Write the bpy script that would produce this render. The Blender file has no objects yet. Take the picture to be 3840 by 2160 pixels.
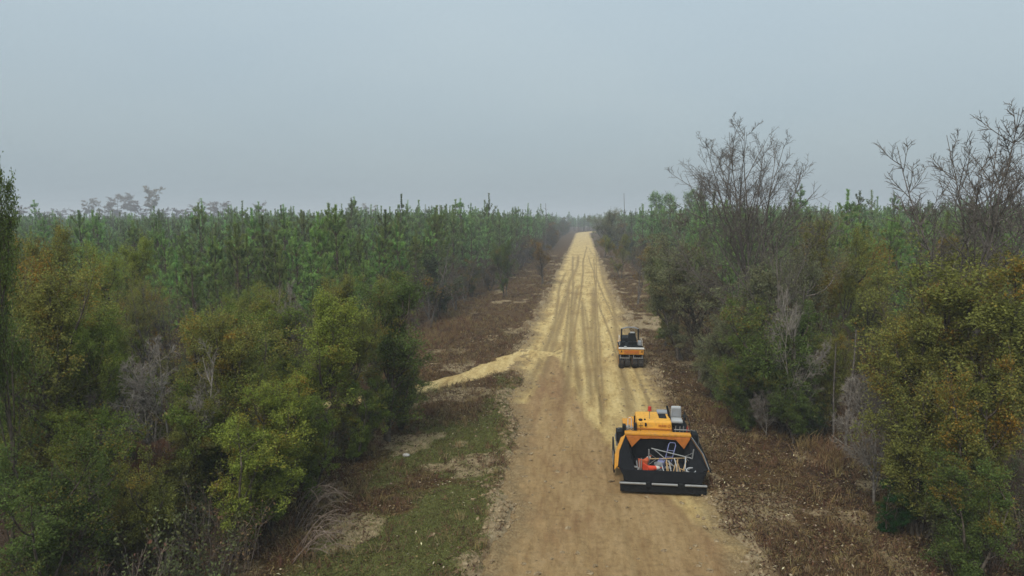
import bpy, bmesh, math, random
import numpy as np
from mathutils import Vector, Matrix, Euler

R = math.radians
scene = bpy.context.scene
C = scene.collection

# ------------------------------------------------------------------ camera
YAW, PITCH, CAM_H, F_PX = R(5.83), R(5.94), 10.0, 2595.0      # photo is 3840 px wide
cam_d = bpy.data.cameras.new('camera')
cam_d.sensor_width = 36.0
cam_d.lens = 36.0 * F_PX / 3840.0
cam_d.clip_start = 0.1
cam_d.clip_end = 12000.0
cam = bpy.data.objects.new('camera', cam_d)
C.objects.link(cam)
cam.location = (0, 0, CAM_H)
cam.rotation_euler = (R(90) - PITCH, 0, YAW)
scene.camera = cam

# ------------------------------------------------------------------ sky and sun (overcast)
SUN_EL, SUN_AZ = R(50), R(205)           # azimuth clockwise from +Y
world = bpy.data.worlds.new('World')
scene.world = world
world.use_nodes = True
wn, wl = world.node_tree.nodes, world.node_tree.links
wn.clear()
w_out = wn.new('ShaderNodeOutputWorld')
w_bg = wn.new('ShaderNodeBackground')
w_bg.inputs['Strength'].default_value = 0.1
w_sky = wn.new('ShaderNodeTexSky')
w_sky.sky_type = 'NISHITA'
w_sky.sun_disc = False
w_sky.sun_elevation = SUN_EL
w_sky.sun_rotation = SUN_AZ
w_sky.air_density = 1.2
w_sky.dust_density = 4.0
w_tc = wn.new('ShaderNodeTexCoord')
w_map = wn.new('ShaderNodeMapping')
w_map.inputs['Scale'].default_value = (1.0, 1.0, 2.6)
w_noise = wn.new('ShaderNodeTexNoise')
w_noise.inputs['Scale'].default_value = 1.6
w_noise.inputs['Detail'].default_value = 3.0
w_ramp = wn.new('ShaderNodeValToRGB')
w_ramp.color_ramp.elements[0].position = 0.3
w_ramp.color_ramp.elements[0].color = (0.86, 0.9, 0.95, 1)
w_ramp.color_ramp.elements[1].position = 0.72
w_ramp.color_ramp.elements[1].color = (1.0, 1.0, 1.0, 1)
w_mul = wn.new('ShaderNodeMix')
w_mul.data_type = 'RGBA'
w_mul.blend_type = 'MULTIPLY'
w_mul.inputs[0].default_value = 1.0
w_mul.inputs[7].default_value = (1.95, 2.33, 2.50, 1)
w_mix = wn.new('ShaderNodeMix')
w_mix.data_type = 'RGBA'
w_mix.inputs[0].default_value = 0.92
wl.new(w_tc.outputs['Generated'], w_map.inputs['Vector'])
wl.new(w_map.outputs[0], w_noise.inputs['Vector'])
wl.new(w_noise.outputs['Fac'], w_ramp.inputs['Fac'])
wl.new(w_ramp.outputs['Color'], w_mul.inputs[6])
wl.new(w_sky.outputs['Color'], w_mix.inputs[6])
w_sep = wn.new('ShaderNodeSeparateXYZ')
w_zen = wn.new('ShaderNodeMapRange')                     # overcast luminance: about 2.4 times brighter overhead than at the horizon
w_zen.inputs[3].default_value = 0.79
w_zen.inputs[4].default_value = 1.90
w_grad = wn.new('ShaderNodeMix')
w_grad.data_type = 'RGBA'
w_grad.blend_type = 'MULTIPLY'
w_grad.inputs[0].default_value = 1.0
wl.new(w_tc.outputs['Generated'], w_sep.inputs[0])
wl.new(w_sep.outputs['Z'], w_zen.inputs[0])
wl.new(w_mul.outputs[2], w_grad.inputs[6])
wl.new(w_zen.outputs[0], w_grad.inputs[7])
wl.new(w_grad.outputs[2], w_mix.inputs[7])
wl.new(w_mix.outputs[2], w_bg.inputs['Color'])
wl.new(w_bg.outputs[0], w_out.inputs['Surface'])

sun_d = bpy.data.lights.new('sun', 'SUN')
sun_d.energy = 1.15
sun_d.angle = R(35)
sun_d.color = (1.0, 0.95, 0.87)
sun = bpy.data.objects.new('sun', sun_d)
C.objects.link(sun)
sun.rotation_euler = Euler((R(90) - SUN_EL, 0, math.pi - SUN_AZ + math.pi), 'XYZ')
sun_dir = Vector((math.sin(SUN_AZ) * math.cos(SUN_EL), math.cos(SUN_AZ) * math.cos(SUN_EL), math.sin(SUN_EL)))
sun.rotation_euler = (-sun_dir).to_track_quat('-Z', 'Y').to_euler()

vs = scene.view_settings
vs.view_transform = 'Standard'
vs.look = 'None'
vs.exposure = 1.22
vs.gamma = 1.0
vs.use_curve_mapping = False
cy = scene.cycles
cy.max_bounces = 6
cy.diffuse_bounces = 3
cy.glossy_bounces = 2
cy.transmission_bounces = 3
cy.volume_bounces = 0
cy.use_adaptive_sampling = False
cy.use_denoising = True
cy.denoising_prefilter = 'FAST'
cy.transparent_max_bounces = 6

# ------------------------------------------------------------------ helpers
def at(px, depth):
    """ground point seen in photo column px at the given depth in metres"""
    lat = (px - 1920.0) / F_PX * depth
    return (lat * math.cos(YAW) - depth * math.sin(YAW), lat * math.sin(YAW) + depth * math.cos(YAW))

def cam_coords(x, y):
    return x * math.cos(YAW) + y * math.sin(YAW), -x * math.sin(YAW) + y * math.cos(YAW)

def prop(o, label=None, cat=None, group=None, kind=None):
    if label: o['label'] = label
    if cat: o['category'] = cat
    if group: o['group'] = group
    if kind: o['kind'] = kind
    return o

def mesh_np(name, verts, quads=None, tris=None, mats=(), smooth=False, face_attr=None, vert_attr=None, mat_idx=None):
    verts = np.asarray(verts, dtype=np.float32)
    me = bpy.data.meshes.new(name)
    nq = 0 if quads is None else len(quads)
    nt = 0 if tris is None else len(tris)
    me.vertices.add(len(verts))
    me.vertices.foreach_set('co', verts.ravel())
    me.loops.add(nq * 4 + nt * 3)
    me.polygons.add(nq + nt)
    loops, starts = [], []
    if nq:
        loops.append(np.asarray(quads, dtype=np.int32).ravel())
        starts.append(np.arange(nq, dtype=np.int32) * 4)
    if nt:
        loops.append(np.asarray(tris, dtype=np.int32).ravel())
        starts.append(nq * 4 + np.arange(nt, dtype=np.int32) * 3)
    me.loops.foreach_set('vertex_index', np.concatenate(loops))
    me.polygons.foreach_set('loop_start', np.concatenate(starts))
    if smooth:
        me.polygons.foreach_set('use_smooth', np.ones(nq + nt, dtype=bool))
    for m in mats:
        me.materials.append(m)
    if mat_idx is not None:
        me.polygons.foreach_set('material_index', np.asarray(mat_idx, dtype=np.int32))
    me.update(calc_edges=True)
    for dom, d in (('FACE', face_attr), ('POINT', vert_attr)):
        for k, v in (d or {}).items():
            a = me.attributes.new(k, 'FLOAT', dom)
            a.data.foreach_set('value', np.asarray(v, dtype=np.float32))
    return me

def link(name, data, parent=None):
    o = bpy.data.objects.new(name, data)
    C.objects.link(o)
    if parent is not None:
        o.parent = parent
    return o

_tab = np.random.RandomState(7).rand(256, 256).astype(np.float32)
def vnoise(x, y):
    x = np.asarray(x, dtype=np.float64); y = np.asarray(y, dtype=np.float64)
    xi = np.floor(x).astype(np.int64); yi = np.floor(y).astype(np.int64)
    fx = x - xi; fy = y - yi
    fx = fx * fx * (3 - 2 * fx); fy = fy * fy * (3 - 2 * fy)
    g = lambda a, b: _tab[a & 255, b & 255]
    return ((g(xi, yi) * (1 - fx) + g(xi + 1, yi) * fx) * (1 - fy) + (g(xi, yi + 1) * (1 - fx) + g(xi + 1, yi + 1) * fx) * fy)

def fbm(x, y, o=4):
    s, a, t = 0, 1.0, 0
    for i in range(o):
        s = s + a * vnoise(x * 2 ** i + 17.3 * i, y * 2 ** i + 9.1 * i); t += a; a *= 0.5
    return s / t

def sstep(a, b, x):
    t = np.clip((x - a) / (b - a), 0, 1)
    return t * t * (3 - 2 * t)

# ------------------------------------------------------------------ materials
def new_mat(name):
    m = bpy.data.materials.new(name)
    m.use_nodes = True
    return m, m.node_tree.nodes, m.node_tree.links, m.node_tree.nodes['Principled BSDF']

def paint(name, col, rough=0.45, metal=0.0, dirt=0.25, dirt_col=(0.20, 0.15, 0.09), scale=6.0, spec=0.5):
    m, n, l, b = new_mat(name)
    tc = n.new('ShaderNodeTexCoord')
    no = n.new('ShaderNodeTexNoise'); no.inputs['Scale'].default_value = scale; no.inputs['Detail'].default_value = 6
    rp = n.new('ShaderNodeValToRGB'); rp.color_ramp.elements[0].position = 0.48; rp.color_ramp.elements[1].position = 0.78
    l.new(tc.outputs['Object'], no.inputs['Vector']); l.new(no.outputs['Fac'], rp.inputs['Fac'])
    mu = n.new('ShaderNodeMath'); mu.operation = 'MULTIPLY'; mu.inputs[1].default_value = dirt
    l.new(rp.outputs['Color'], mu.inputs[0])
    mx = n.new('ShaderNodeMix'); mx.data_type = 'RGBA'
    mx.inputs[6].default_value = (*col, 1); mx.inputs[7].default_value = (*dirt_col, 1)
    l.new(mu.outputs[0], mx.inputs[0]); l.new(mx.outputs[2], b.inputs['Base Color'])
    b.inputs['Metallic'].default_value = metal
    b.inputs['Specular IOR Level'].default_value = spec
    r2 = n.new('ShaderNodeMapRange'); r2.inputs[3].default_value = rough; r2.inputs[4].default_value = min(1, rough + 0.35)
    l.new(no.outputs['Fac'], r2.inputs[0]); l.new(r2.outputs[0], b.inputs['Roughness'])
    return m

def leaf_mat(name, vlo=0.55, vhi=1.55, autumn_col=(0.29, 0.17, 0.025), trans=0.48, fixed=None):
    """leaf colour comes from the object's own colour; clumps turned by autumn take the second colour"""
    m, n, l, b = new_mat(name)
    a_r = n.new('ShaderNodeAttribute'); a_r.attribute_name = 'rnd'
    a_c = n.new('ShaderNodeAttribute'); a_c.attribute_name = 'clump'
    if fixed is None:
        oi = n.new('ShaderNodeObjectInfo'); src = oi.outputs['Color']
        a_a = n.new('ShaderNodeAttribute'); a_a.attribute_type = 'OBJECT'; a_a.attribute_name = 'autumn'
        sub = n.new('ShaderNodeMath'); sub.operation = 'SUBTRACT'
        l.new(a_a.outputs['Fac'], sub.inputs[0]); l.new(a_c.outputs['Fac'], sub.inputs[1])
        mr = n.new('ShaderNodeMapRange'); mr.inputs[1].default_value = -0.16; mr.inputs[2].default_value = 0.2
        l.new(sub.outputs[0], mr.inputs[0])
        mx = n.new('ShaderNodeMix'); mx.data_type = 'RGBA'
        mx.inputs[7].default_value = (*autumn_col, 1)
        l.new(mr.outputs[0], mx.inputs[0]); l.new(src, mx.inputs[6])
        src = mx.outputs[2]
    else:
        rg = n.new('ShaderNodeRGB'); rg.outputs[0].default_value = (*fixed, 1); src = rg.outputs[0]
        oi = n.new('ShaderNodeObjectInfo')
        hr = n.new('ShaderNodeHueSaturation')
        mo = n.new('ShaderNodeMapRange'); mo.inputs[3].default_value = 0.465; mo.inputs[4].default_value = 0.53
        mv = n.new('ShaderNodeMapRange'); mv.inputs[3].default_value = 0.6; mv.inputs[4].default_value = 1.4
        l.new(oi.outputs['Random'], mo.inputs[0]); l.new(oi.outputs['Random'], mv.inputs[0])
        l.new(mo.outputs[0], hr.inputs['Hue']); l.new(mv.outputs[0], hr.inputs['Value'])
        l.new(src, hr.inputs['Color']); src = hr.outputs['Color']
    hs = n.new('ShaderNodeHueSaturation')
    v = n.new('ShaderNodeMapRange'); v.inputs[3].default_value = vlo; v.inputs[4].default_value = vhi
    h = n.new('ShaderNodeMapRange'); h.inputs[3].default_value = 0.488; h.inputs[4].default_value = 0.515
    l.new(a_r.outputs['Fac'], v.inputs[0]); l.new(a_c.outputs['Fac'], h.inputs[0])
    l.new(v.outputs[0], hs.inputs['Value']); l.new(h.outputs[0], hs.inputs['Hue']); l.new(src, hs.inputs['Color'])
    l.new(hs.outputs[0], b.inputs['Base Color'])
    b.inputs['Roughness'].default_value = 0.65
    b.inputs['Specular IOR Level'].default_value = 0.05
    t = n.new('ShaderNodeBsdfTranslucent'); l.new(hs.outputs[0], t.inputs['Color'])
    ms = n.new('ShaderNodeMixShader'); ms.inputs[0].default_value = trans
    l.new(b.outputs[0], ms.inputs[1]); l.new(t.outputs[0], ms.inputs[2])
    l.new(ms.outputs[0], n['Material Output'].inputs['Surface'])
    return m

def bark(name, c1, c2, scale=8.0):
    m, n, l, b = new_mat(name)
    tc = n.new('ShaderNodeTexCoord')
    no = n.new('ShaderNodeTexNoise'); no.inputs['Scale'].default_value = scale; no.inputs['Detail'].default_value = 5
    rp = n.new('ShaderNodeValToRGB')
    rp.color_ramp.elements[0].position = 0.35; rp.color_ramp.elements[0].color = (*c1, 1)
    rp.color_ramp.elements[1].position = 0.68; rp.color_ramp.elements[1].color = (*c2, 1)
    l.new(tc.outputs['Object'], no.inputs['Vector']); l.new(no.outputs['Fac'], rp.inputs['Fac'])
    l.new(rp.outputs[0], b.inputs['Base Color'])
    b.inputs['Roughness'].default_value = 0.9
    b.inputs['Specular IOR Level'].default_value = 0.15
    return m

M = {}
M['leaf'] = leaf_mat('leaf')
M['needle'] = leaf_mat('pine_needle', 0.3, 1.75, trans=0.35, fixed=(0.18, 0.25, 0.068))
M['needle_far'] = leaf_mat('pine_needle_old', 0.35, 1.7, trans=0.35, fixed=(0.17, 0.24, 0.088))
M['dry_grass'] = leaf_mat('dry_grass', trans=0.25, fixed=(0.16, 0.11, 0.058))
M['rust_grass'] = leaf_mat('rust_grass', trans=0.25, fixed=(0.19, 0.118, 0.06))
M['green_grass'] = leaf_mat('green_grass', trans=0.25, fixed=(0.15, 0.15, 0.045))
M['dead_leaf'] = leaf_mat('dead_leaf', trans=0.1, fixed=(0.11, 0.068, 0.034))
M['pale_leaf'] = leaf_mat('pale_leaf', trans=0.1, fixed=(0.36, 0.28, 0.19))
M['scrub_leaf'] = leaf_mat('scrub_leaf', trans=0.25, fixed=(0.10, 0.11, 0.045))
M['brown_leaf'] = leaf_mat('brown_leaf', trans=0.25, fixed=(0.14, 0.085, 0.045))
M['bark'] = bark('bark', (0.05, 0.038, 0.028), (0.14, 0.115, 0.09))
M['pine_bark'] = bark('pine_bark', (0.05, 0.032, 0.022), (0.13, 0.09, 0.065))
M['grey_bark'] = bark('grey_bark', (0.075, 0.062, 0.052), (0.19, 0.165, 0.14))
M['pale_bark'] = bark('pale_bark', (0.15, 0.13, 0.11), (0.34, 0.30, 0.255))
M['rust_twig'] = bark('rust_twig', (0.13, 0.065, 0.038), (0.26, 0.14, 0.085))
M['twig'] = bark('twig', (0.13, 0.095, 0.07), (0.25, 0.19, 0.15))

# ------------------------------------------------------------------ terrain
def road_left(y):
    return np.interp(y, [0, 14, 22, 27, 31, 36, 41, 46, 52, 70, 120, 430], [-2.3, -2.35, -2.5, -2.7, -3.2, -3.6, -3.9, -4.6, -4.4, -4.3, -4.4, -4.2])

def road_right(y):
    return np.interp(y, [0, 14, 22, 30, 45, 70, 120, 430], [4.7, 4.7, 4.6, 4.5, 4.3, 4.2, 4.0, 4.0])

def wob(y, k):
    return (fbm(y * 0.45 + k * 31, y * 0 + k, 4) - 0.5) * 1.1 + (fbm(y * 2.1 + k * 7, y * 0 + 3 * k, 3) - 0.5) * 0.5

TRACK = np.array([(-3.2, 50.5), (-4.8, 47.4), (-6.3, 43.8), (-8.0, 40.8), (-9.8, 38.2), (-13.5, 35.0), (-18.0, 33.0), (-24, 31)])
def track_dist(x, y):
    d = np.full(np.shape(x), 1e9)
    for (a, b), (c, e) in zip(TRACK[:-1], TRACK[1:]):
        t = np.clip(((x - a) * (c - a) + (y - b) * (e - b)) / ((c - a) ** 2 + (e - b) ** 2), 0, 1)
        d = np.minimum(d, np.hypot(x - a - t * (c - a), y - b - t * (e - b)))
    return d

def edge_dist(x, y):
    """signed distance outside the road edge (negative on the road)"""
    return np.maximum(road_left(y) + wob(y, 1) - x, x - road_right(y) - wob(y, 2))

def ground_z(x, y):
    e = edge_dist(x, y)
    z = 0.10 * (fbm(x * 0.25, y * 0.25, 3) - 0.5) + 0.12 * (fbm(x * 1.3 + 5, y * 1.3, 3) - 0.5) * np.exp(-np.abs(x) / 40)
    berm = np.exp(-((e - 0.45) / 0.45) ** 2) * (0.04 + 0.34 * (fbm(x * 2.1, y * 1.7 + 40, 3) - 0.2))
    z = z + berm * sstep(1.4, 3.0, track_dist(x, y)) + 0.04
    on = sstep(0.25, -0.35, e)
    z = z * (1 - on) - 0.22 * on
    z = z - 0.20 * sstep(1.5, 0.7, track_dist(x, y))
    far = sstep(150, 400, np.hypot(x, y))
    return z * (1 - far) - far * 0.05

def axis(segments):
    out = []
    for a, b, s in segments:
        n = max(1, int(round((b - a) / s)))
        out.append(np.linspace(a, b, n, endpoint=False))
    return np.concatenate(out + [np.array([segments[-1][1]])])

gx = axis([(-5000, -1000, 500), (-1000, -200, 80), (-200, -40, 8), (-40, -14, 0.8), (-14, 14, 0.2), (14, 40, 0.8), (40, 200, 8), (200, 1000, 80), (1000, 5000, 500)])
gy = axis([(-400, 0, 50), (0, 12, 2), (12, 60, 0.2), (60, 120, 0.7), (120, 450, 4), (450, 1200, 60), (1200, 6000, 500)])
GX, GY = np.meshgrid(gx, gy)
gxr, gyr = GX.ravel(), GY.ravel()
ge = edge_dist(gxr, gyr)
GZ = ground_z(gxr, gyr)
nx, ny = len(gx), len(gy)
ii = np.arange(nx * ny).reshape(ny, nx)
gq = np.stack([ii[:-1, :-1], ii[:-1, 1:], ii[1:, 1:], ii[1:, :-1]], -1).reshape(-1, 4)
def green_mask(x, y):
    m = sstep(-8.8, -7.2, x) * sstep(-2.4, -3.4, x) * sstep(13, 16, y) * sstep(34.5, 30, y)
    m = np.maximum(m, 0.75 * sstep(-5.6, -4.9, x) * sstep(-3.0, -3.7, x) * sstep(28, 32, y) * sstep(45, 41, y))
    m = np.maximum(m, 0.35 * sstep(7, 9, x) * sstep(24, 19, y))
    return m * sstep(0.18, 0.42, fbm(x * 0.5 + 11, y * 0.4, 3))
def sand_mask(x, y):
    e = edge_dist(x, y)
    spot = sstep(0.56, 0.66, fbm(x * 0.42 + 3, y * 0.34 + 8, 3)) * sstep(9, 5.5, e)
    near = sstep(1.1, 0.3, e) * sstep(0.36, 0.58, fbm(x * 1.1, y * 0.8 + 80, 3))
    return np.clip(np.maximum(spot * 0.72, near * 0.9), 0, 1) * sstep(260, 120, y)
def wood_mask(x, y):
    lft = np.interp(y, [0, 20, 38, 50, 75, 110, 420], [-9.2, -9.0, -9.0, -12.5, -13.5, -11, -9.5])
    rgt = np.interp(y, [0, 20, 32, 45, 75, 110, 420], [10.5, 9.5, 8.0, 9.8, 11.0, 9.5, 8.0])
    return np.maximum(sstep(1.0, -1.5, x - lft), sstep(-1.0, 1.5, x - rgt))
ground_mats = []
def ground_material():
    m, n, l, b = new_mat('verge_soil')
    tc = n.new('ShaderNodeTexCoord')
    def attr(k):
        a = n.new('ShaderNodeAttribute'); a.attribute_name = k; return a.outputs['Fac']
    def noise(s, d=6, rough=0.6, vec=None):
        a = n.new('ShaderNodeTexNoise'); a.inputs['Scale'].default_value = s; a.inputs['Detail'].default_value = d; a.inputs['Roughness'].default_value = rough
        l.new(vec or tc.outputs['Object'], a.inputs['Vector']); return a.outputs['Fac']
    def ramp(f, stops):
        r = n.new('ShaderNodeValToRGB')
        while len(r.color_ramp.elements) < len(stops): r.color_ramp.elements.new(0.5)
        for e, (p, c) in zip(r.color_ramp.elements, stops):
            e.position = p; e.color = (*c, 1)
        l.new(f, r.inputs['Fac']); return r.outputs['Color']
    def mix(f, a, c):
        x = n.new('ShaderNodeMix'); x.data_type = 'RGBA'
        l.new(f, x.inputs[0]); l.new(a, x.inputs[6]); l.new(c, x.inputs[7]); return x.outputs[2]
    def sharpen(mask, nz, amt=0.9):
        s = n.new('ShaderNodeMath'); s.operation = 'MULTIPLY_ADD'; s.inputs[1].default_value = amt; s.inputs[2].default_value = -amt * 0.5
        l.new(nz, s.inputs[0])
        a = n.new('ShaderNodeMath'); a.operation = 'ADD'; l.new(mask, a.inputs[0]); l.new(s.outputs[0], a.inputs[1])
        r = n.new('ShaderNodeMapRange'); r.inputs[1].default_value = 0.3; r.inputs[2].default_value = 0.7
        l.new(a.outputs[0], r.inputs[0]); return r.outputs[0]
    fine = noise(9, 8, 0.7)
    mid = noise(1.6, 6)
    dry = ramp(fine, [(0.28, (0.033, 0.020, 0.009)), (0.5, (0.085, 0.053, 0.023)), (0.72, (0.171, 0.117, 0.058))])
    rust = ramp(fine, [(0.3, (0.037, 0.018, 0.007)), (0.55, (0.093, 0.047, 0.017)), (0.75, (0.161, 0.099, 0.044))])
    base = mix(mid, dry, rust)
    grn = ramp(fine, [(0.28, (0.043, 0.044, 0.016)), (0.5, (0.119, 0.116, 0.038)), (0.75, (0.190, 0.179, 0.072))])
    snd = ramp(fine, [(0.25, (0.139, 0.092, 0.046)), (0.5, (0.294, 0.220, 0.125)), (0.75, (0.424, 0.339, 0.211))])
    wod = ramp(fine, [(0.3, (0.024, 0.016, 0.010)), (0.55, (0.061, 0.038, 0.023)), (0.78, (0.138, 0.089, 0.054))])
    bnk = ramp(fine, [(0.25, (0.071, 0.040, 0.019)), (0.5, (0.193, 0.126, 0.065)), (0.75, (0.328, 0.245, 0.136))])
    nz = noise(3.5, 8, 0.75)
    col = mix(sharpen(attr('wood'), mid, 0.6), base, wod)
    col = mix(sharpen(attr('green'), nz, 1.1), col, grn)
    col = mix(sharpen(attr('bank'), nz, 0.7), col, bnk)
    col = mix(sharpen(attr('sand'), nz, 1.3), col, snd)
    l.new(col, b.inputs['Base Color'])
    b.inputs['Roughness'].default_value = 0.95
    b.inputs['Specular IOR Level'].default_value = 0.1
    bp = n.new('ShaderNodeBump'); bp.inputs['Strength'].default_value = 0.9; bp.inputs['Distance'].default_value = 0.12
    l.new(fine, bp.inputs['Height']); l.new(bp.outputs[0], b.inputs['Normal'])
    return m
M['ground'] = ground_material()
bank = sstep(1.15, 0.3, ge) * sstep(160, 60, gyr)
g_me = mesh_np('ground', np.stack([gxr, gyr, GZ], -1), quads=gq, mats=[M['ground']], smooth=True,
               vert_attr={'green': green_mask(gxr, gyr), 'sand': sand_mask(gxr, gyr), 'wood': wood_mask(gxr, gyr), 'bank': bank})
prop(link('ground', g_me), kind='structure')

# road: graded sand with tyre tracks, churned edges and a rolled damp strip
_tr = np.random.RandomState(19)
TRACKS = []
for k in range(13):
    c = _tr.uniform(-3.6, 3.7)
    y0 = _tr.choice([30, 34, 38, 44, 52]); y1 = y0 + _tr.uniform(40, 260)
    for d_ in ((0.0, 1.75) if k % 2 else (0.0,)):
        TRACKS.append((c + d_, y0 + _tr.uniform(-3, 3), y1, _tr.uniform(0.10, 0.32), _tr.uniform(0.015, 0.05), _tr.uniform(0, 50), _tr.uniform(-0.02, 0.02)))
for k in range(9):                                   # fainter, more curved marks on the near compacted strip
    TRACKS.append((_tr.uniform(-2.0, 4.2), _tr.uniform(8, 20), _tr.uniform(24, 40), _tr.uniform(0.07, 0.14), _tr.uniform(0.008, 0.018), _tr.uniform(0, 50), _tr.uniform(-0.12, 0.12)))
def tracks(x, y):
    z = np.zeros(np.shape(x)); m = np.zeros(np.shape(x))
    for c, y0, y1, w, dp, ph, sl in TRACKS:
        cx = c + 1.0 * (vnoise(y * 0.03 + ph, y * 0 + ph) - 0.5) + 0.07 * (vnoise(y * 0.2 + ph, y * 0 + 2) - 0.5) + sl * (y - y0)
        on = sstep(y0, y0 + 4, y) * sstep(y1, y1 - 12, y)
        g = np.exp(-((x - cx) / w) ** 2) * on
        z = z - dp * g + 0.55 * dp * (np.exp(-((x - cx - 1.5 * w) / (0.6 * w)) ** 2) + np.exp(-((x - cx + 1.5 * w) / (0.6 * w)) ** 2)) * on
        m = np.maximum(m, g * min(1.0, dp / 0.03))
    # turning marks into the side track
    for r0 in (3.2, 3.9, 5.0, 5.7):
        rr_ = np.hypot(x + 6.6, y - 50.5 - 0.4 * r0)
        g = np.exp(-((rr_ - r0) / 0.16) ** 2) * sstep(-6, -4.4, x) * sstep(0.5, -1.5, x) * sstep(54, 50, y)
        z = z - 0.05 * g + 0.03 * np.exp(-((rr_ - r0 - 0.3) / 0.12) ** 2) * sstep(-6, -4.4, x) * sstep(0.5, -1.5, x) * sstep(54, 50, y); m = np.maximum(m, g)
    return z, m
def road_z(x, y):
    tz, _ = tracks(x, y)
    ch = sstep(0.5, 0.72, fbm(x * 0.35 + 20, y * 0.14 + 6, 2))
    z = 0.03 + tz + 0.05 * (fbm(x * 2.4, y * 0.3, 4) - 0.5) + ch * 0.10 * (fbm(x * 2.2 + y * 0.8, y * 1.6, 3) - 0.5) + 0.02 * (fbm(x * 5, y * 4, 2) - 0.5)
    e = edge_dist(x, y)
    rough = sstep(-1.1, -0.2, e)
    z = z + rough * 0.26 * (fbm(x * 2.4 + 4, y * 2.0, 3) - 0.40)
    trk = sstep(2.4, 0.4, np.hypot((x + 3.6) / 1.2, (y - 45.5) / 3.2)) * 0.14 * (fbm(x * 2.0 + y * 1.2, y * 0.8 - x, 3) - 0.5)
    return z + trk - 0.30 * sstep(-0.15, 0.75, e)
ry = axis([(6, 14, 0.5), (14, 60, 0.10), (60, 110, 0.25), (110, 220, 1.0), (220, 470, 3.0)])
rx = np.linspace(-6.4, 6.4, 215)
RX, RY = np.meshgrid(rx, ry)
far_bend = 14.0 * (np.clip(RY - 400, 0, 200) / 70.0) ** 2
xr, yr = RX.ravel(), RY.ravel()
zr = road_z(xr, yr)
ii = np.arange(len(rx) * len(ry)).reshape(len(ry), len(rx))
rq = np.stack([ii[:-1, :-1], ii[:-1, 1:], ii[1:, 1:], ii[1:, :-1]], -1).reshape(-1, 4)
keep = (edge_dist(xr, yr)[rq].min(axis=1) < 1.1)
xl = np.interp(yr, [0, 34, 36, 43, 49, 50.5], [-9, -9, -2.75, -2.7, -2.3, -2.0])
xrt = np.interp(yr, [0, 17, 20, 24, 27, 31, 35, 42, 48, 49.5, 52], [9, 7, 4.6, 3.2, 2.0, 0.9, 0.1, -0.9, -1.6, -2.2, -9])
wv = 0.6 * (fbm(xr * 1.2, yr * 0.9, 3) - 0.5)
damp = 0.85 * sstep(-0.3, 0.22, np.minimum(xr - xl + wv, xrt - xr + wv))
damp = damp * (0.62 + 0.5 * vnoise(xr * 3.1 + 5, yr * 0.02) * sstep(26, 34, yr) + 0.3 * sstep(34, 26, yr))
_, rutm = tracks(xr, yr)
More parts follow.
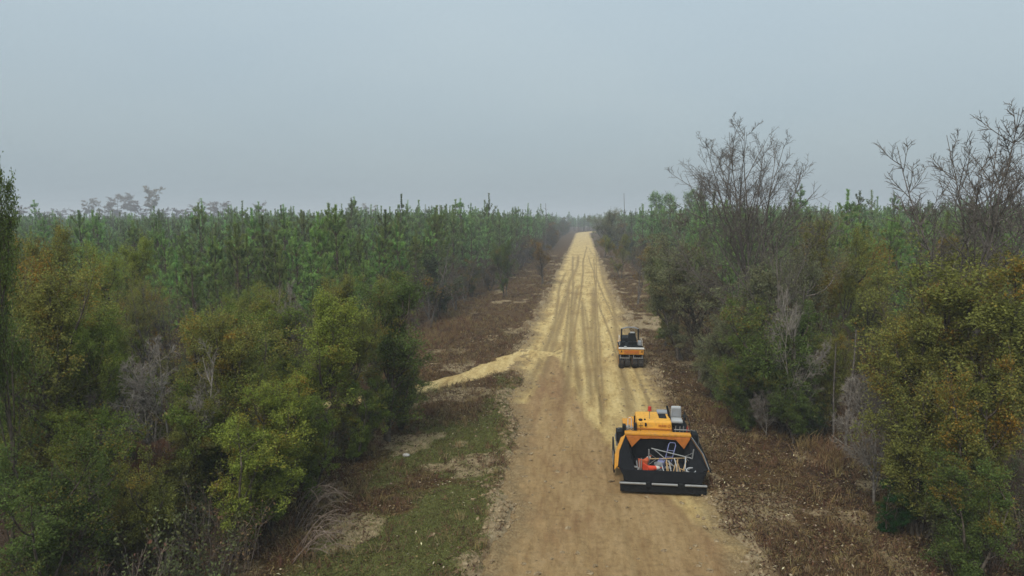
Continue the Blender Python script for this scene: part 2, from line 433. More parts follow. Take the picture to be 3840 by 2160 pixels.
def road_material():
    m, n, l, b = new_mat('road_sand')
    tc = n.new('ShaderNodeTexCoord')
    def noise(s, d=6, rough=0.6, sc=None):
        a = n.new('ShaderNodeTexNoise'); a.inputs['Scale'].default_value = s; a.inputs['Detail'].default_value = d; a.inputs['Roughness'].default_value = rough
        v = tc.outputs['Object']
        if sc:
            mp = n.new('ShaderNodeMapping'); mp.inputs['Scale'].default_value = sc; l.new(v, mp.inputs['Vector']); v = mp.outputs[0]
        l.new(v, a.inputs['Vector']); return a.outputs['Fac']
    def ramp(f, stops):
        r = n.new('ShaderNodeValToRGB')
        while len(r.color_ramp.elements) < len(stops): r.color_ramp.elements.new(0.5)
        for e, (p, c) in zip(r.color_ramp.elements, stops):
            e.position = p; e.color = (*c, 1)
        l.new(f, r.inputs['Fac']); return r.outputs['Color']
    def mix(f, a, c):
        x = n.new('ShaderNodeMix'); x.data_type = 'RGBA'
        if isinstance(f, float): x.inputs[0].default_value = f
        else: l.new(f, x.inputs[0])
        l.new(a, x.inputs[6]); l.new(c, x.inputs[7]); return x.outputs[2]
    streak_a = noise(1.0, 5, 0.6, (1.3, 0.20, 1))
    streak_b = noise(1.0, 6, 0.65, (5.0, 0.9, 1))
    sm_ = n.new('ShaderNodeMath'); sm_.operation = 'MULTIPLY_ADD'; sm_.inputs[1].default_value = 0.5
    hf = n.new('ShaderNodeMath'); hf.operation = 'MULTIPLY'; hf.inputs[1].default_value = 0.5
    l.new(streak_b, hf.inputs[0]); l.new(streak_a, sm_.inputs[0]); l.new(hf.outputs[0], sm_.inputs[2])
    streak = sm_.outputs[0]
    fine = noise(14, 6, 0.7)
    patch = noise(0.35, 5, 0.6, (1, 0.5, 1))
    dry = ramp(streak, [(0.34, (0.300, 0.190, 0.073)), (0.44, (0.456, 0.322, 0.134)), (0.53, (0.544, 0.406, 0.181)), (0.66, (0.634, 0.496, 0.253))])
    orange = ramp(streak, [(0.36, (0.273, 0.163, 0.064)), (0.58, (0.410, 0.290, 0.128))])
    pr = n.new('ShaderNodeMapRange'); pr.inputs[1].default_value = 0.5; pr.inputs[2].default_value = 0.68; l.new(patch, pr.inputs[0])
    dry = mix(pr.outputs[0], dry, orange)
    wet = ramp(streak, [(0.36, (0.198, 0.114, 0.055)), (0.5, (0.257, 0.155, 0.076)), (0.64, (0.315, 0.194, 0.100))])
    red = ramp(streak, [(0.36, (0.190, 0.104, 0.054)), (0.64, (0.289, 0.168, 0.087))])
    wet = mix(pr.outputs[0], wet, red)
    a = n.new('ShaderNodeAttribute'); a.attribute_name = 'damp'
    col = mix(a.outputs['Fac'], dry, wet)
    ru = n.new('ShaderNodeAttribute'); ru.attribute_name = 'rut'
    rc = ramp(fine, [(0.3, (0.162, 0.103, 0.046)), (0.7, (0.285, 0.198, 0.096))])
    rm = n.new('ShaderNodeMath'); rm.operation = 'MULTIPLY'; rm.inputs[1].default_value = 0.78; l.new(ru.outputs['Fac'], rm.inputs[0])
    col = mix(rm.outputs[0], col, rc)
    e = n.new('ShaderNodeAttribute'); e.attribute_name = 'edge'
    rough_col = ramp(fine, [(0.28, (0.095, 0.058, 0.027)), (0.48, (0.223, 0.153, 0.076)), (0.7, (0.361, 0.275, 0.156))])
    ad = n.new('ShaderNodeMath'); ad.operation = 'MULTIPLY'; l.new(e.outputs['Fac'], ad.inputs[0]); ad.inputs[1].default_value = 0.85
    col = mix(ad.outputs[0], col, rough_col)
    fr = ramp(noise(30, 4, 0.75), [(0.30, (0.55, 0.55, 0.55)), (0.46, (0.95, 0.95, 0.95)), (0.65, (1.12, 1.12, 1.12))])
    mm = n.new('ShaderNodeMix'); mm.data_type = 'RGBA'; mm.blend_type = 'MULTIPLY'; mm.inputs[0].default_value = 0.7
    mot = ramp(noise(4.5, 7, 0.7), [(0.32, (0.66, 0.64, 0.60)), (0.47, (0.98, 0.98, 0.97)), (0.66, (1.14, 1.14, 1.13))])
    m2 = n.new('ShaderNodeMix'); m2.data_type = 'RGBA'; m2.blend_type = 'MULTIPLY'; m2.inputs[0].default_value = 0.75
    l.new(col, m2.inputs[6]); l.new(mot, m2.inputs[7]); col = m2.outputs[2]
    l.new(col, mm.inputs[6]); l.new(fr, mm.inputs[7])
    l.new(mm.outputs[2], b.inputs['Base Color'])
    b.inputs['Roughness'].default_value = 0.95
    b.inputs['Specular IOR Level'].default_value = 0.1
    bp = n.new('ShaderNodeBump'); bp.inputs['Strength'].default_value = 1.0; bp.inputs['Distance'].default_value = 0.07
    sm = n.new('ShaderNodeMath'); sm.operation = 'MULTIPLY_ADD'; sm.inputs[1].default_value = 1.6
    l.new(streak, sm.inputs[0]); l.new(fine, sm.inputs[2])
    l.new(sm.outputs[0], bp.inputs['Height']); l.new(bp.outputs[0], b.inputs['Normal'])
    return m
M['road'] = road_material()
r_me = mesh_np('road', np.stack([xr + far_bend.ravel(), yr, zr], -1), quads=rq[keep], mats=[M['road']], smooth=True,
               vert_attr={'damp': damp, 'rut': rutm, 'edge': sstep(-1.05, -0.2, edge_dist(xr, yr))})
prop(link('road', r_me), kind='structure')

# side track: narrow sand trail leaving the road to the left
tl = np.linspace(0, 1, 150)
seg = np.concatenate([[0], np.cumsum(np.hypot(*np.diff(TRACK, axis=0).T))]); seg /= seg[-1]
tx = np.interp(tl, seg, TRACK[:, 0]); ty = np.interp(tl, seg, TRACK[:, 1])
tnx, tny = -np.gradient(ty), np.gradient(tx)
tn = np.hypot(tnx, tny); tnx /= tn; tny /= tn
us = np.linspace(-1, 1, 17)
sw = np.interp(tl, [0, 0.1, 0.25, 0.5, 1], [2.2, 1.7, 1.2, 0.85, 0.7])
PX = tx[:, None] + tnx[:, None] * us[None] * sw[:, None]
PY = ty[:, None] + tny[:, None] * us[None] * sw[:, None]
PZ = 0.07 + 0.12 * (fbm(PX * 1.8, PY * 1.8, 3) - 0.5) - 0.20 * np.abs(us[None] + 0.5 * (fbm(PX * 0.9, PY * 0.9 + 60, 3) - 0.5)) ** 3
ii = np.arange(PX.size).reshape(PX.shape)
tq = np.stack([ii[:-1, :-1], ii[:-1, 1:], ii[1:, 1:], ii[1:, :-1]], -1).reshape(-1, 4)
t_me = mesh_np('side_track', np.stack([PX.ravel(), PY.ravel(), PZ.ravel()], -1), quads=tq, mats=[M['road']], smooth=True,
               vert_attr={'damp': np.zeros(PX.size), 'edge': (np.abs(us)[None] ** 4 * 0.5 + 0 * PX).ravel()})
prop(link('side_track', t_me), kind='structure')

# ------------------------------------------------------------------ plant generator
def unit(v):
    return v / np.maximum(np.linalg.norm(v, axis=-1, keepdims=True), 1e-9)

def polyline(rng, start, direc, length, n, wig, trop):
    """(B,3) starts and directions -> (B,n,3); trop pulls the tip up"""
    B = len(start)
    pts = np.zeros((B, n, 3)); pts[:, 0] = start
    d = unit(direc); step = (length / (n - 1))[:, None]
    for k in range(1, n):
        d = unit(d + rng.normal(0, wig, (B, 3)) + np.array([0, 0, trop]))
        pts[:, k] = pts[:, k - 1] + d * step
    return pts

def children(rng, par, plen, per, t0, t1, ang0, ang1, ratio, n, wig, trop, tfall=0.5, flat=0.0):
    B, m, _ = par.shape
    t = rng.uniform(t0, t1, (B, per)); t = np.sort(t, axis=1)
    f = t * (m - 1); i = np.minimum(f.astype(int), m - 2); fr = (f - i)[..., None]
    bi = np.arange(B)[:, None]
    p0, p1 = par[bi, i], par[bi, i + 1]
    st = p0 * (1 - fr) + p1 * fr
    tan = unit(p1 - p0)
    rv = rng.normal(0, 1, (B, per, 3)); rv[..., 2] *= (1 - flat)
    perp = unit(rv - (rv * tan).sum(-1, keepdims=True) * tan)
    a = rng.uniform(ang0, ang1, (B, per))[..., None]
    d = tan * np.cos(a) + perp * np.sin(a)
    L = plen[:, None] * ratio * (1 - tfall * (t - t0) / max(t1 - t0, 1e-6)) * rng.uniform(0.7, 1.25, (B, per))
    return polyline(rng, st.reshape(-1, 3), d.reshape(-1, 3), L.ravel(), n, wig, trop), L.ravel(), t.ravel(), np.repeat(np.arange(B), per)

def tubes(pl, r0, r1, sides):
    B, n, _ = pl.shape
    tan = np.zeros_like(pl)
    tan[:, 1:-1] = pl[:, 2:] - pl[:, :-2]; tan[:, 0] = pl[:, 1] - pl[:, 0]; tan[:, -1] = pl[:, -1] - pl[:, -2]
    tan = unit(tan)
    ref = np.where(np.abs(tan[..., 2:3]) > 0.9, np.array([1.0, 0, 0]), np.array([0, 0, 1.0]))
    u = unit(np.cross(tan, ref)); v = np.cross(tan, u)
    a = np.arange(sides) * 2 * np.pi / sides
    r = (r0[:, None] + (r1 - r0)[:, None] * np.linspace(0, 1, n)[None])[..., None, None]
    ring = pl[:, :, None] + r * (np.cos(a)[None, None, :, None] * u[:, :, None] + np.sin(a)[None, None, :, None] * v[:, :, None])
    idx = np.arange(B * n * sides).reshape(B, n, sides)
    q = np.stack([idx[:, :-1], np.roll(idx, -1, 2)[:, :-1], np.roll(idx, -1, 2)[:, 1:], idx[:, 1:]], -1).reshape(-1, 4)
    return ring.reshape(-1, 3), q

def join(parts):
    V, Q, o = [], [], 0
    for v, q in parts:
        V.append(v); Q.append(q + o); o += len(v)
    return np.concatenate(V), np.concatenate(Q)

def leaf_quads(rng, pos, direc, length, width, up=0.6):
    N = len(pos)
    nrm = unit(rng.normal(0, 1, (N, 3)) + np.array([0, 0, up]))
    d = unit(direc - (direc * nrm).sum(-1, keepdims=True) * nrm)
    s = np.cross(nrm, d)
    L = length * rng.uniform(0.6, 1.3, (N, 1)); W = width * rng.uniform(0.7, 1.3, (N, 1))
    v = np.stack([pos, pos + d * L * 0.5 + s * W * 0.5, pos + d * L - nrm * L * 0.12, pos + d * L * 0.5 - s * W * 0.5], 1)
    return v.reshape(-1, 3), np.arange(N * 4).reshape(N, 4)

def twig_leaves(rng, tw, per, length, width, spread, clump_of=None):
    B, n, _ = tw.shape
    t = rng.uniform(0.1, 1.0, (B, per)) ** 0.8
    f = t * (n - 1); i = np.minimum(f.astype(int), n - 2); fr = (f - i)[..., None]
    bi = np.arange(B)[:, None]
    p = tw[bi, i] * (1 - fr) + tw[bi, i + 1] * fr
    tan = unit(tw[bi, i + 1] - tw[bi, i])
    p = p + rng.normal(0, spread, p.shape)
    d = unit(tan * 0.6 + rng.normal(0, 0.8, p.shape))
    v, q = leaf_quads(rng, p.reshape(-1, 3), d.reshape(-1, 3), length, width)
    return v, q

def broadleaf(seed, H, W, stems=1, low=0.15, limbs=16, subs=7, twigs=6, per=26, leaf=(0.072, 0.039), up=0.42, top=0.55, spread=0.07, bare=0.0, barkm='bark', arch=0.0):
    """a leafy tree or shrub: trunk mesh with limbs, crown mesh with leaves. H height, W crown width."""
    rng = np.random.RandomState(seed)
    rad = W * 0.5
    # stems
    sd = np.stack([rng.normal(0, 0.12 + 0.16 * (stems > 1), stems), rng.normal(0, 0.12 + 0.16 * (stems > 1), stems), np.ones(stems)], -1)
    st0 = np.stack([rng.normal(0, 0.10 * (stems > 1), stems), rng.normal(0, 0.10 * (stems > 1), stems), np.full(stems, -0.15)], -1)
    sl = H * rng.uniform(0.78, 0.96, stems)
    trunk = polyline(rng, st0, sd, sl, 9, 0.07, 0.10)
    per1 = max(3, limbs // stems)
    # limb lengths from an egg-shaped profile
    lim, ll, tt, _ = children(rng, trunk, np.full(stems, 1.0), per1, low, 0.98, R(35), R(75), 1.0, 6, 0.10, up, 0.0)
    prof = np.where(tt < top, 0.62 + 0.38 * np.sin(np.pi / 2 * (tt - low) / max(top - low, 0.05)), np.sqrt(np.clip(1 - ((tt - top) / (1.06 - top)) ** 2, 0.03, 1)))
    tgt = rad * np.clip(prof, 0.25, 1.1) * np.where(rng.rand(len(tt)) < 0.22, rng.uniform(1.05, 1.45, len(tt)), rng.uniform(0.4, 1.1, len(tt)))
    st = lim[:, 0:1]
    lim = st + (lim - st) * (tgt / np.maximum(ll, 1e-6))[:, None, None]
    if arch:
        k = np.linspace(0, 1, 6)[None, :]
        lim[..., 2] -= arch * tgt[:, None] * k ** 2
    ll = tgt
    sub, sl2, _, ip = children(rng, lim, ll, subs, 0.18, 1.0, R(25), R(65), 0.55, 5, 0.12, 0.12, 0.45)
    tw, tl2, _, ip2 = children(rng, sub, np.maximum(sl2, 0.35), twigs, 0.15, 1.0, R(20), R(70), 0.62, 4, 0.14, 0.10, 0.35)
    wd = unit(lim[:, -1] - lim[:, -2]) * 0.45 + np.array([0, 0, 0.8])
    wsel = np.repeat(np.arange(len(lim)), 3)
    wst = lim[wsel, rng.randint(3, 6, len(wsel))]
    wh = polyline(rng, wst, wd[wsel] + rng.normal(0, 0.22, (len(wsel), 3)), H * rng.uniform(0.06, 0.17, len(wsel)), 4, 0.07, 0.06)
    first = np.searchsorted(ip, wsel); first = np.clip(first, 0, len(sub) - 1)
    tw = np.concatenate([tw, wh]); ip2 = np.concatenate([ip2, first])
    r_tr = 0.012 * H + 0.015
    parts = [tubes(trunk, np.full(stems, r_tr / math.sqrt(stems) + 0.02), np.full(stems, 0.015), 7)]
    parts.append(tubes(lim, np.clip(0.014 * ll + 0.012, 0.012, 0.08), np.full(len(ll), 0.008), 4))
    parts.append(tubes(sub, np.full(len(sl2), 0.011), np.full(len(sl2), 0.004), 3))
    nb = int(len(tw) * min(1.0, 0.45 + bare))
    parts.append(tubes(tw[:nb], np.full(nb, 0.006), np.full(nb, 0.003), 3))
    parts.append(tubes(wh, np.full(len(wh), 0.007), np.full(len(wh), 0.003), 3))
    tv, tq_ = join(parts)
    keep_s = rng.rand(len(sub)) > 0.16                      # some branchlets have dropped their leaves
    alive = keep_s[ip2]
    if bare >= 0.5: alive[:nb // 2] = False
    lv = tw[alive]
    v, q = twig_leaves(rng, lv, per, leaf[0], leaf[1], spread)
    nl = len(q)
    cl_l = rng.rand(len(lim)); cl_s = rng.rand(len(sub))
    tb = np.nonzero(alive)[0]
    cl = 0.6 * cl_l[ip[ip2[tb]]] + 0.4 * cl_s[ip2[tb]]
    clump = np.clip(np.repeat(cl, per) + rng.normal(0, 0.12, nl), 0, 1)
    tm = mesh_np('trunk', tv, quads=tq_, mats=[M[barkm]], smooth=True)
    cm = mesh_np('crown', v, quads=q, mats=[M['leaf']], face_attr={'rnd': rng.rand(nl), 'clump': clump})
    return tm, cm

def bare_tree(seed, H, W, forks=5, fork_t=(0.12, 0.5), l2=11, l3=9, l4=6, spread=(18, 42), lean=(0, 0), barkm='grey_bark', trunk_frac=0.6, twig_r=0.006, up=0.10):
    rng = np.random.RandomState(seed)
    trunk = polyline(rng, np.array([[0, 0, -0.2]]), np.array([[lean[0], lean[1], 1.0]]), np.array([H * trunk_frac]), 9, 0.04, 0.05)
    main, ml, mt, _ = children(rng, trunk, np.array([H * 0.60]), forks, fork_t[0], fork_t[1], R(spread[0]), R(spread[1]), 1.0, 9, 0.045, up, 0.3)
    az = np.arange(forks) * 2.399 + rng.uniform(-0.4, 0.4, forks)          # spread the limbs evenly round the trunk
    rel = main - main[:, :1]
    cur = np.arctan2(rel[:, -1, 1], rel[:, -1, 0]); da = az - cur
    c_, s_ = np.cos(da)[:, None], np.sin(da)[:, None]
    rel = np.stack([rel[..., 0] * c_ - rel[..., 1] * s_, rel[..., 0] * s_ + rel[..., 1] * c_, rel[..., 2]], -1)
    main = main[:, :1] + rel
    top, tl_, _, _ = children(rng, trunk, np.array([H * 0.40]), 4, 0.8, 1.0, R(5), R(35), 1.0, 9, 0.05, up, 0.0)
    main = np.concatenate([main, top]); ml = np.concatenate([ml, tl_])
    s = W / max(1e-6, np.ptp(main[..., 0]))
    main[..., 0] *= s ** 0.8; main[..., 1] *= s ** 0.8
    zc, az_, ar_ = 0.60 * H, 0.36 * H, W * 0.46          # limb tips end on a dome
    rel = main - main[:, :1]; p0 = main[:, 0]; tv_ = rel[:, -1]
    A_ = (tv_[:, 0] ** 2 + tv_[:, 1] ** 2) / ar_ ** 2 + tv_[:, 2] ** 2 / az_ ** 2
    B_ = 2 * ((p0[:, 0] * tv_[:, 0] + p0[:, 1] * tv_[:, 1]) / ar_ ** 2 + (p0[:, 2] - zc) * tv_[:, 2] / az_ ** 2)
    C_ = (p0[:, 0] ** 2 + p0[:, 1] ** 2) / ar_ ** 2 + (p0[:, 2] - zc) ** 2 / az_ ** 2 - 1
    sc_ = (-B_ + np.sqrt(np.maximum(B_ ** 2 - 4 * A_ * C_, 0))) / (2 * A_)
    sc_ = np.clip(sc_, 0.3, 1.8) * rng.uniform(0.88, 1.06, len(sc_))
    main = main[:, :1] + rel * sc_[:, None, None]; ml = ml * sc_
    b2, L2, _, _ = children(rng, main, ml, l2, 0.12, 0.98, R(22), R(58), 0.46, 6, 0.06, 0.06, 0.72)
    b3, L3, _, _ = children(rng, b2, L2, l3, 0.10, 1.0, R(25), R(62), 0.46, 5, 0.08, 0.03, 0.5)
    b4, L4, _, _ = children(rng, b3, np.maximum(L3, 0.3), l4, 0.1, 1.0, R(25), R(65), 0.6, 4, 0.10, 0.01, 0.4)
    zmax = np.percentile(b4[..., 2], 99.7)
    k = H / zmax
    o = np.ones
    parts = [tubes(trunk * k, np.array([0.011 * H]), np.array([0.004 * H]), 8),
             tubes(main * k, 0.0055 * ml * k + 0.007, 0.010 * o(len(ml)), 6),
             tubes(b2 * k, np.clip(0.008 * L2 + 0.006, 0.009, 0.03), 0.008 * o(len(L2)), 4),
             tubes(b3 * k, (twig_r * 1.6) * o(len(L3)), twig_r * o(len(L3)), 3)]
    tv, tq_ = join(parts)
    cv, cq = tubes(b4 * k, twig_r * 1.1 * o(len(L4)), twig_r * 0.6 * o(len(L4)), 3)
    return mesh_np('trunk', tv, quads=tq_, mats=[M[barkm]], smooth=True), mesh_np('twigs', cv, quads=cq, mats=[M[barkm]]), b4 * k

def pine(seed, H, W, dens=120, nlen=0.165, nwid=0.028, live=0.25, barkm='pine_bark', nm='needle', step=1.0, gap=0.0, side=3):
    """young pine: yearly whorls about a metre apart, upswept branches clothed like bottle brushes, tall leader.
    dens is needles per metre of shoot"""
    rng = np.random.RandomState(seed)
    tr = polyline(rng, np.array([[0, 0, -0.15]]), np.array([[0, 0, 1.0]]), np.array([H - 0.9]), 12, 0.012, 0.05)
    Ht = H - 0.9
    z = live * H; br_s, br_d, br_l, br_f = [], [], [], []
    while z < Ht * 0.995:
        f = (z - live * H) / (Ht - live * H)
        k = rng.randint(4, 7)
        az0 = rng.uniform(0, 6.28)
        prof = (0.65 + 0.35 * min(1, f / 0.3)) * (1 - 0.58 * f ** 1.5)
        for j in range(k):
            if rng.rand() < gap: continue
            az = az0 + j * 6.283 / k + rng.uniform(-0.35, 0.35)
            el = R(15) + R(36) * f + rng.normal(0, 0.13)
            c = min(z + rng.uniform(-0.12, 0.12), Ht) / Ht * 11; i = min(int(c), 10)
            base = tr[0, i] * (1 - (c - i)) + tr[0, i + 1] * (c - i)
            br_s.append(base); br_d.append((math.cos(az) * math.cos(el), math.sin(az) * math.cos(el), math.sin(el)))
            br_l.append(W * 0.62 * prof * rng.uniform(0.6, 1.15)); br_f.append(f)
        z += step * rng.uniform(0.75, 1.25) * (1 - 0.12 * f)
        if z > Ht * 0.995 and z - step * 0.75 < Ht * 0.9: z = Ht * 0.994
    br_s, br_d, br_l, br_f = map(np.array, (br_s, br_d, br_l, br_f))
    br = polyline(rng, br_s, br_d, br_l, 7, 0.04, 0.15)
    # clothed outer part of every branch
    groups = [(br[:, 3:7], br_l * 0.5)]
    low = br_f < 0.8
    subs, sl, _, _ = children(rng, br[low], np.maximum(br_l[low], 1.0), side, 0.4, 0.92, R(30), R(58), 0.34, 4, 0.04, 0.34, 0.2)
    groups.append((subs, sl))
    lead = polyline(rng, np.array([tr[0, -1]]) - np.array([[0, 0, 0.7]]), np.array([[0, 0, 1.0]]), np.array([1.7]), 4, 0.01, 0.1)
    groups.append((lead, np.array([3.2])))
    parts = [tubes(tr, np.array([0.009 * H + 0.02]), np.array([0.02]), 7), tubes(br, 0.010 + 0.010 * br_l, np.full(len(br), 0.007), 4)]
    tv, tq_ = join(parts)
    VV, RN, CL = [], [], []
    for S, ln in groups:
        B = len(S); nn = max(8, int(dens * float(np.mean(ln))))
        t = rng.uniform(0, 1, (B, nn))
        f = t * 3; i = np.minimum(f.astype(int), 2); fr = (f - i)[..., None]; bi = np.arange(B)[:, None]
        p = S[bi, i] * (1 - fr) + S[bi, i + 1] * fr
        tan = unit(S[bi, i + 1] - S[bi, i])
        rv = rng.normal(0, 1, p.shape); perp = unit(rv - (rv * tan).sum(-1, keepdims=True) * tan)
        a = rng.uniform(R(38), R(66), (B, nn, 1))
        d = tan * np.cos(a) + perp * np.sin(a)
        L = nlen * rng.uniform(0.8, 1.15, (B, nn, 1))
        sv = unit(np.cross(d, rng.normal(0, 1, p.shape))) * nwid * 0.5
        VV.append(np.stack([p - sv, p + sv, p + d * L + sv * 0.6, p + d * L - sv * 0.6], 2).reshape(-1, 3))
        RN.append(np.clip(0.7 * np.repeat(rng.rand(B), nn) + 0.3 * rng.rand(B * nn), 0, 1)); CL.append(np.repeat(rng.rand(B), nn))
    v = np.concatenate(VV); q = np.arange(len(v)).reshape(-1, 4)
    tm = mesh_np('trunk', tv, quads=tq_, mats=[M[barkm]], smooth=True)
    cm = mesh_np('crown', v, quads=q, mats=[M[nm]], face_attr={'rnd': np.concatenate(RN), 'clump': np.concatenate(CL)})
    return tm, cm

def plant(name, meshes, x, y, scale, rot, label, cat='tree', group=None, color=None, autumn=0.0, sz=None, part2='crown'):
    o = link(name, None)
    o.empty_display_size = 0.3
    o.location = (x, y, float(ground_z(np.array([x]), np.array([y]))[0]))
    o.rotation_euler = (0, 0, rot)
    o.scale = scale if isinstance(scale, tuple) else (scale, scale, scale)
    prop(o, label, cat, group)
    link('trunk', meshes[0], o)
    c = link(part2, meshes[1], o)
    if color is not None:
        c.color = (*color, 1)
        c['autumn'] = float(autumn)
    return o

# geometry-node scatter for stuff nobody could count
def scatter(name, label, pts, scl, rot, idx, sources, cat=None, structure=False):
    coll = bpy.data.collections.new(name + '_source')
    for k, me in enumerate(sources):
        o = bpy.data.objects.new('%s_source_%03d' % (name, k), me)
        coll.objects.link(o)
    me = bpy.data.meshes.new(name)
    me.vertices.add(len(pts))
    me.vertices.foreach_set('co', np.asarray(pts, dtype=np.float32).ravel())
    a = me.attributes.new('scl', 'FLOAT', 'POINT'); a.data.foreach_set('value', np.asarray(scl, dtype=np.float32))
    a = me.attributes.new('rot', 'FLOAT_VECTOR', 'POINT'); a.data.foreach_set('vector', np.asarray(rot, dtype=np.float32).ravel())
    a = me.attributes.new('idx', 'INT', 'POINT'); a.data.foreach_set('value', np.asarray(idx, dtype=np.int32))
    o = link(name, me)
    ng = bpy.data.node_groups.new(name + '_nodes', 'GeometryNodeTree')
    ng.interface.new_socket('Geometry', in_out='INPUT', socket_type='NodeSocketGeometry')
    ng.interface.new_socket('Geometry', in_out='OUTPUT', socket_type='NodeSocketGeometry')
    n, l = ng.nodes, ng.links
    gi, go = n.new('NodeGroupInput'), n.new('NodeGroupOutput')
    iop = n.new('GeometryNodeInstanceOnPoints'); ci = n.new('GeometryNodeCollectionInfo')
    ci.inputs['Collection'].default_value = coll
    ci.inputs['Separate Children'].default_value = True
    ci.inputs['Reset Children'].default_value = True
    iop.inputs['Pick Instance'].default_value = True
    def na(k, t):
        x = n.new('GeometryNodeInputNamedAttribute'); x.data_type = t; x.inputs['Name'].default_value = k
        return x.outputs['Attribute']
    e2r = n.new('FunctionNodeEulerToRotation')
    l.new(na('rot', 'FLOAT_VECTOR'), e2r.inputs[0])
    l.new(gi.outputs[0], iop.inputs['Points']); l.new(ci.outputs[0], iop.inputs['Instance'])
    l.new(na('idx', 'INT'), iop.inputs['Instance Index']); l.new(e2r.outputs[0], iop.inputs['Rotation'])
    l.new(na('scl', 'FLOAT'), iop.inputs['Scale']); l.new(iop.outputs[0], go.inputs[0])
    md = o.modifiers.new('scatter', 'NODES'); md.node_group = ng
    prop(o, label, cat, None, 'stuff')
    return o

def merged(tm, cm, name):
    """one mesh out of trunk and crown, for the uncountable masses (all faces are quads)"""
    def get(me):
        v = np.zeros(len(me.vertices) * 3, dtype=np.float32); me.vertices.foreach_get('co', v)
        q = np.zeros(len(me.loops), dtype=np.int32); me.loops.foreach_get('vertex_index', q)
        return v.reshape(-1, 3), q.reshape(-1, 4)
    tv, tq_ = get(tm); cv, cq = get(cm)
    fa = {}
    for k in ('rnd', 'clump'):
        a = np.full(len(tq_) + len(cq), 0.5, dtype=np.float32)
        if k in cm.attributes:
            b = np.zeros(len(cq), dtype=np.float32); cm.attributes[k].data.foreach_get('value', b); a[len(tq_):] = b
        fa[k] = a
    return mesh_np(name, np.concatenate([tv, cv]), quads=np.concatenate([tq_, cq + len(tv)]), mats=[tm.materials[0], cm.materials[0]],
                   face_attr=fa, mat_idx=np.concatenate([np.zeros(len(tq_)), np.ones(len(cq))]))

# ------------------------------------------------------------------ broadleaf thicket beside the road
GREEN, OLIVE, DARK, LIME, GREY, BROWN = (0.165, 0.205, 0.042), (0.215, 0.215, 0.056), (0.12, 0.158, 0.042), (0.24, 0.27, 0.05), (0.20, 0.205, 0.105), (0.16, 0.115, 0.055)
V = {
    'oak_a': broadleaf(11, 8.0, 5.4, 1, 0.16, 30, 8, 7, 34),
    'oak_b': broadleaf(12, 8.0, 5.0, 2, 0.14, 32, 8, 7, 32),
    'bush_a': broadleaf(21, 5.0, 4.0, 4, 0.06, 28, 7, 6, 36, top=0.4),
    'bush_b': broadleaf(22, 5.0, 3.8, 3, 0.05, 27, 7, 6, 36, top=0.45),
    'upright_a': broadleaf(31, 8.0, 4.6, 2, 0.08, 32, 8, 6, 34, up=0.6, top=0.4),
    'upright_b': broadleaf(32, 7.5, 4.0, 1, 0.10, 30, 8, 6, 34, up=0.55, top=0.45),
    'sparse_a': broadleaf(41, 8.0, 5.6, 2, 0.20, 28, 8, 6, 20, bare=0.55, spread=0.09, barkm='grey_bark'),
    'sparse_b': broadleaf(42, 8.0, 5.0, 1, 0.15, 28, 8, 6, 22, bare=0.55, spread=0.09, barkm='bark'),
}
NOM = {'oak_a': (7, 5.0), 'oak_b': (7, 4.6), 'bush_a': (5, 3.8), 'bush_b': (5, 3.6), 'upright_a': (7, 3.4), 'upright_b': (7, 3.2), 'sparse_a': (7, 5.2), 'sparse_b': (7, 4.4)}
def real_size(k):
    v = np.zeros(len(V[k][1].vertices) * 3, dtype=np.float32); V[k][1].vertices.foreach_get('co', v); v = v.reshape(-1, 3)
    return float(np.percentile(v[:, 2], 99.7)), float(np.percentile(np.hypot(v[:, 0], v[:, 1]), 93)) * 2
SIZE = {k: real_size(k) for k in V}

def leafy(name, kind, px, depth, ytop, width, col, autumn, label, rot, cat='tree', group=None):
    x, y = at(px, depth)
    h = CAM_H - (ytop - 810.0) * depth / F_PX
    sh, swd = SIZE[kind]
    return plant(name, V[kind], x, y, (width / swd, width / swd, h / sh), rot, label, cat, group, col, autumn)

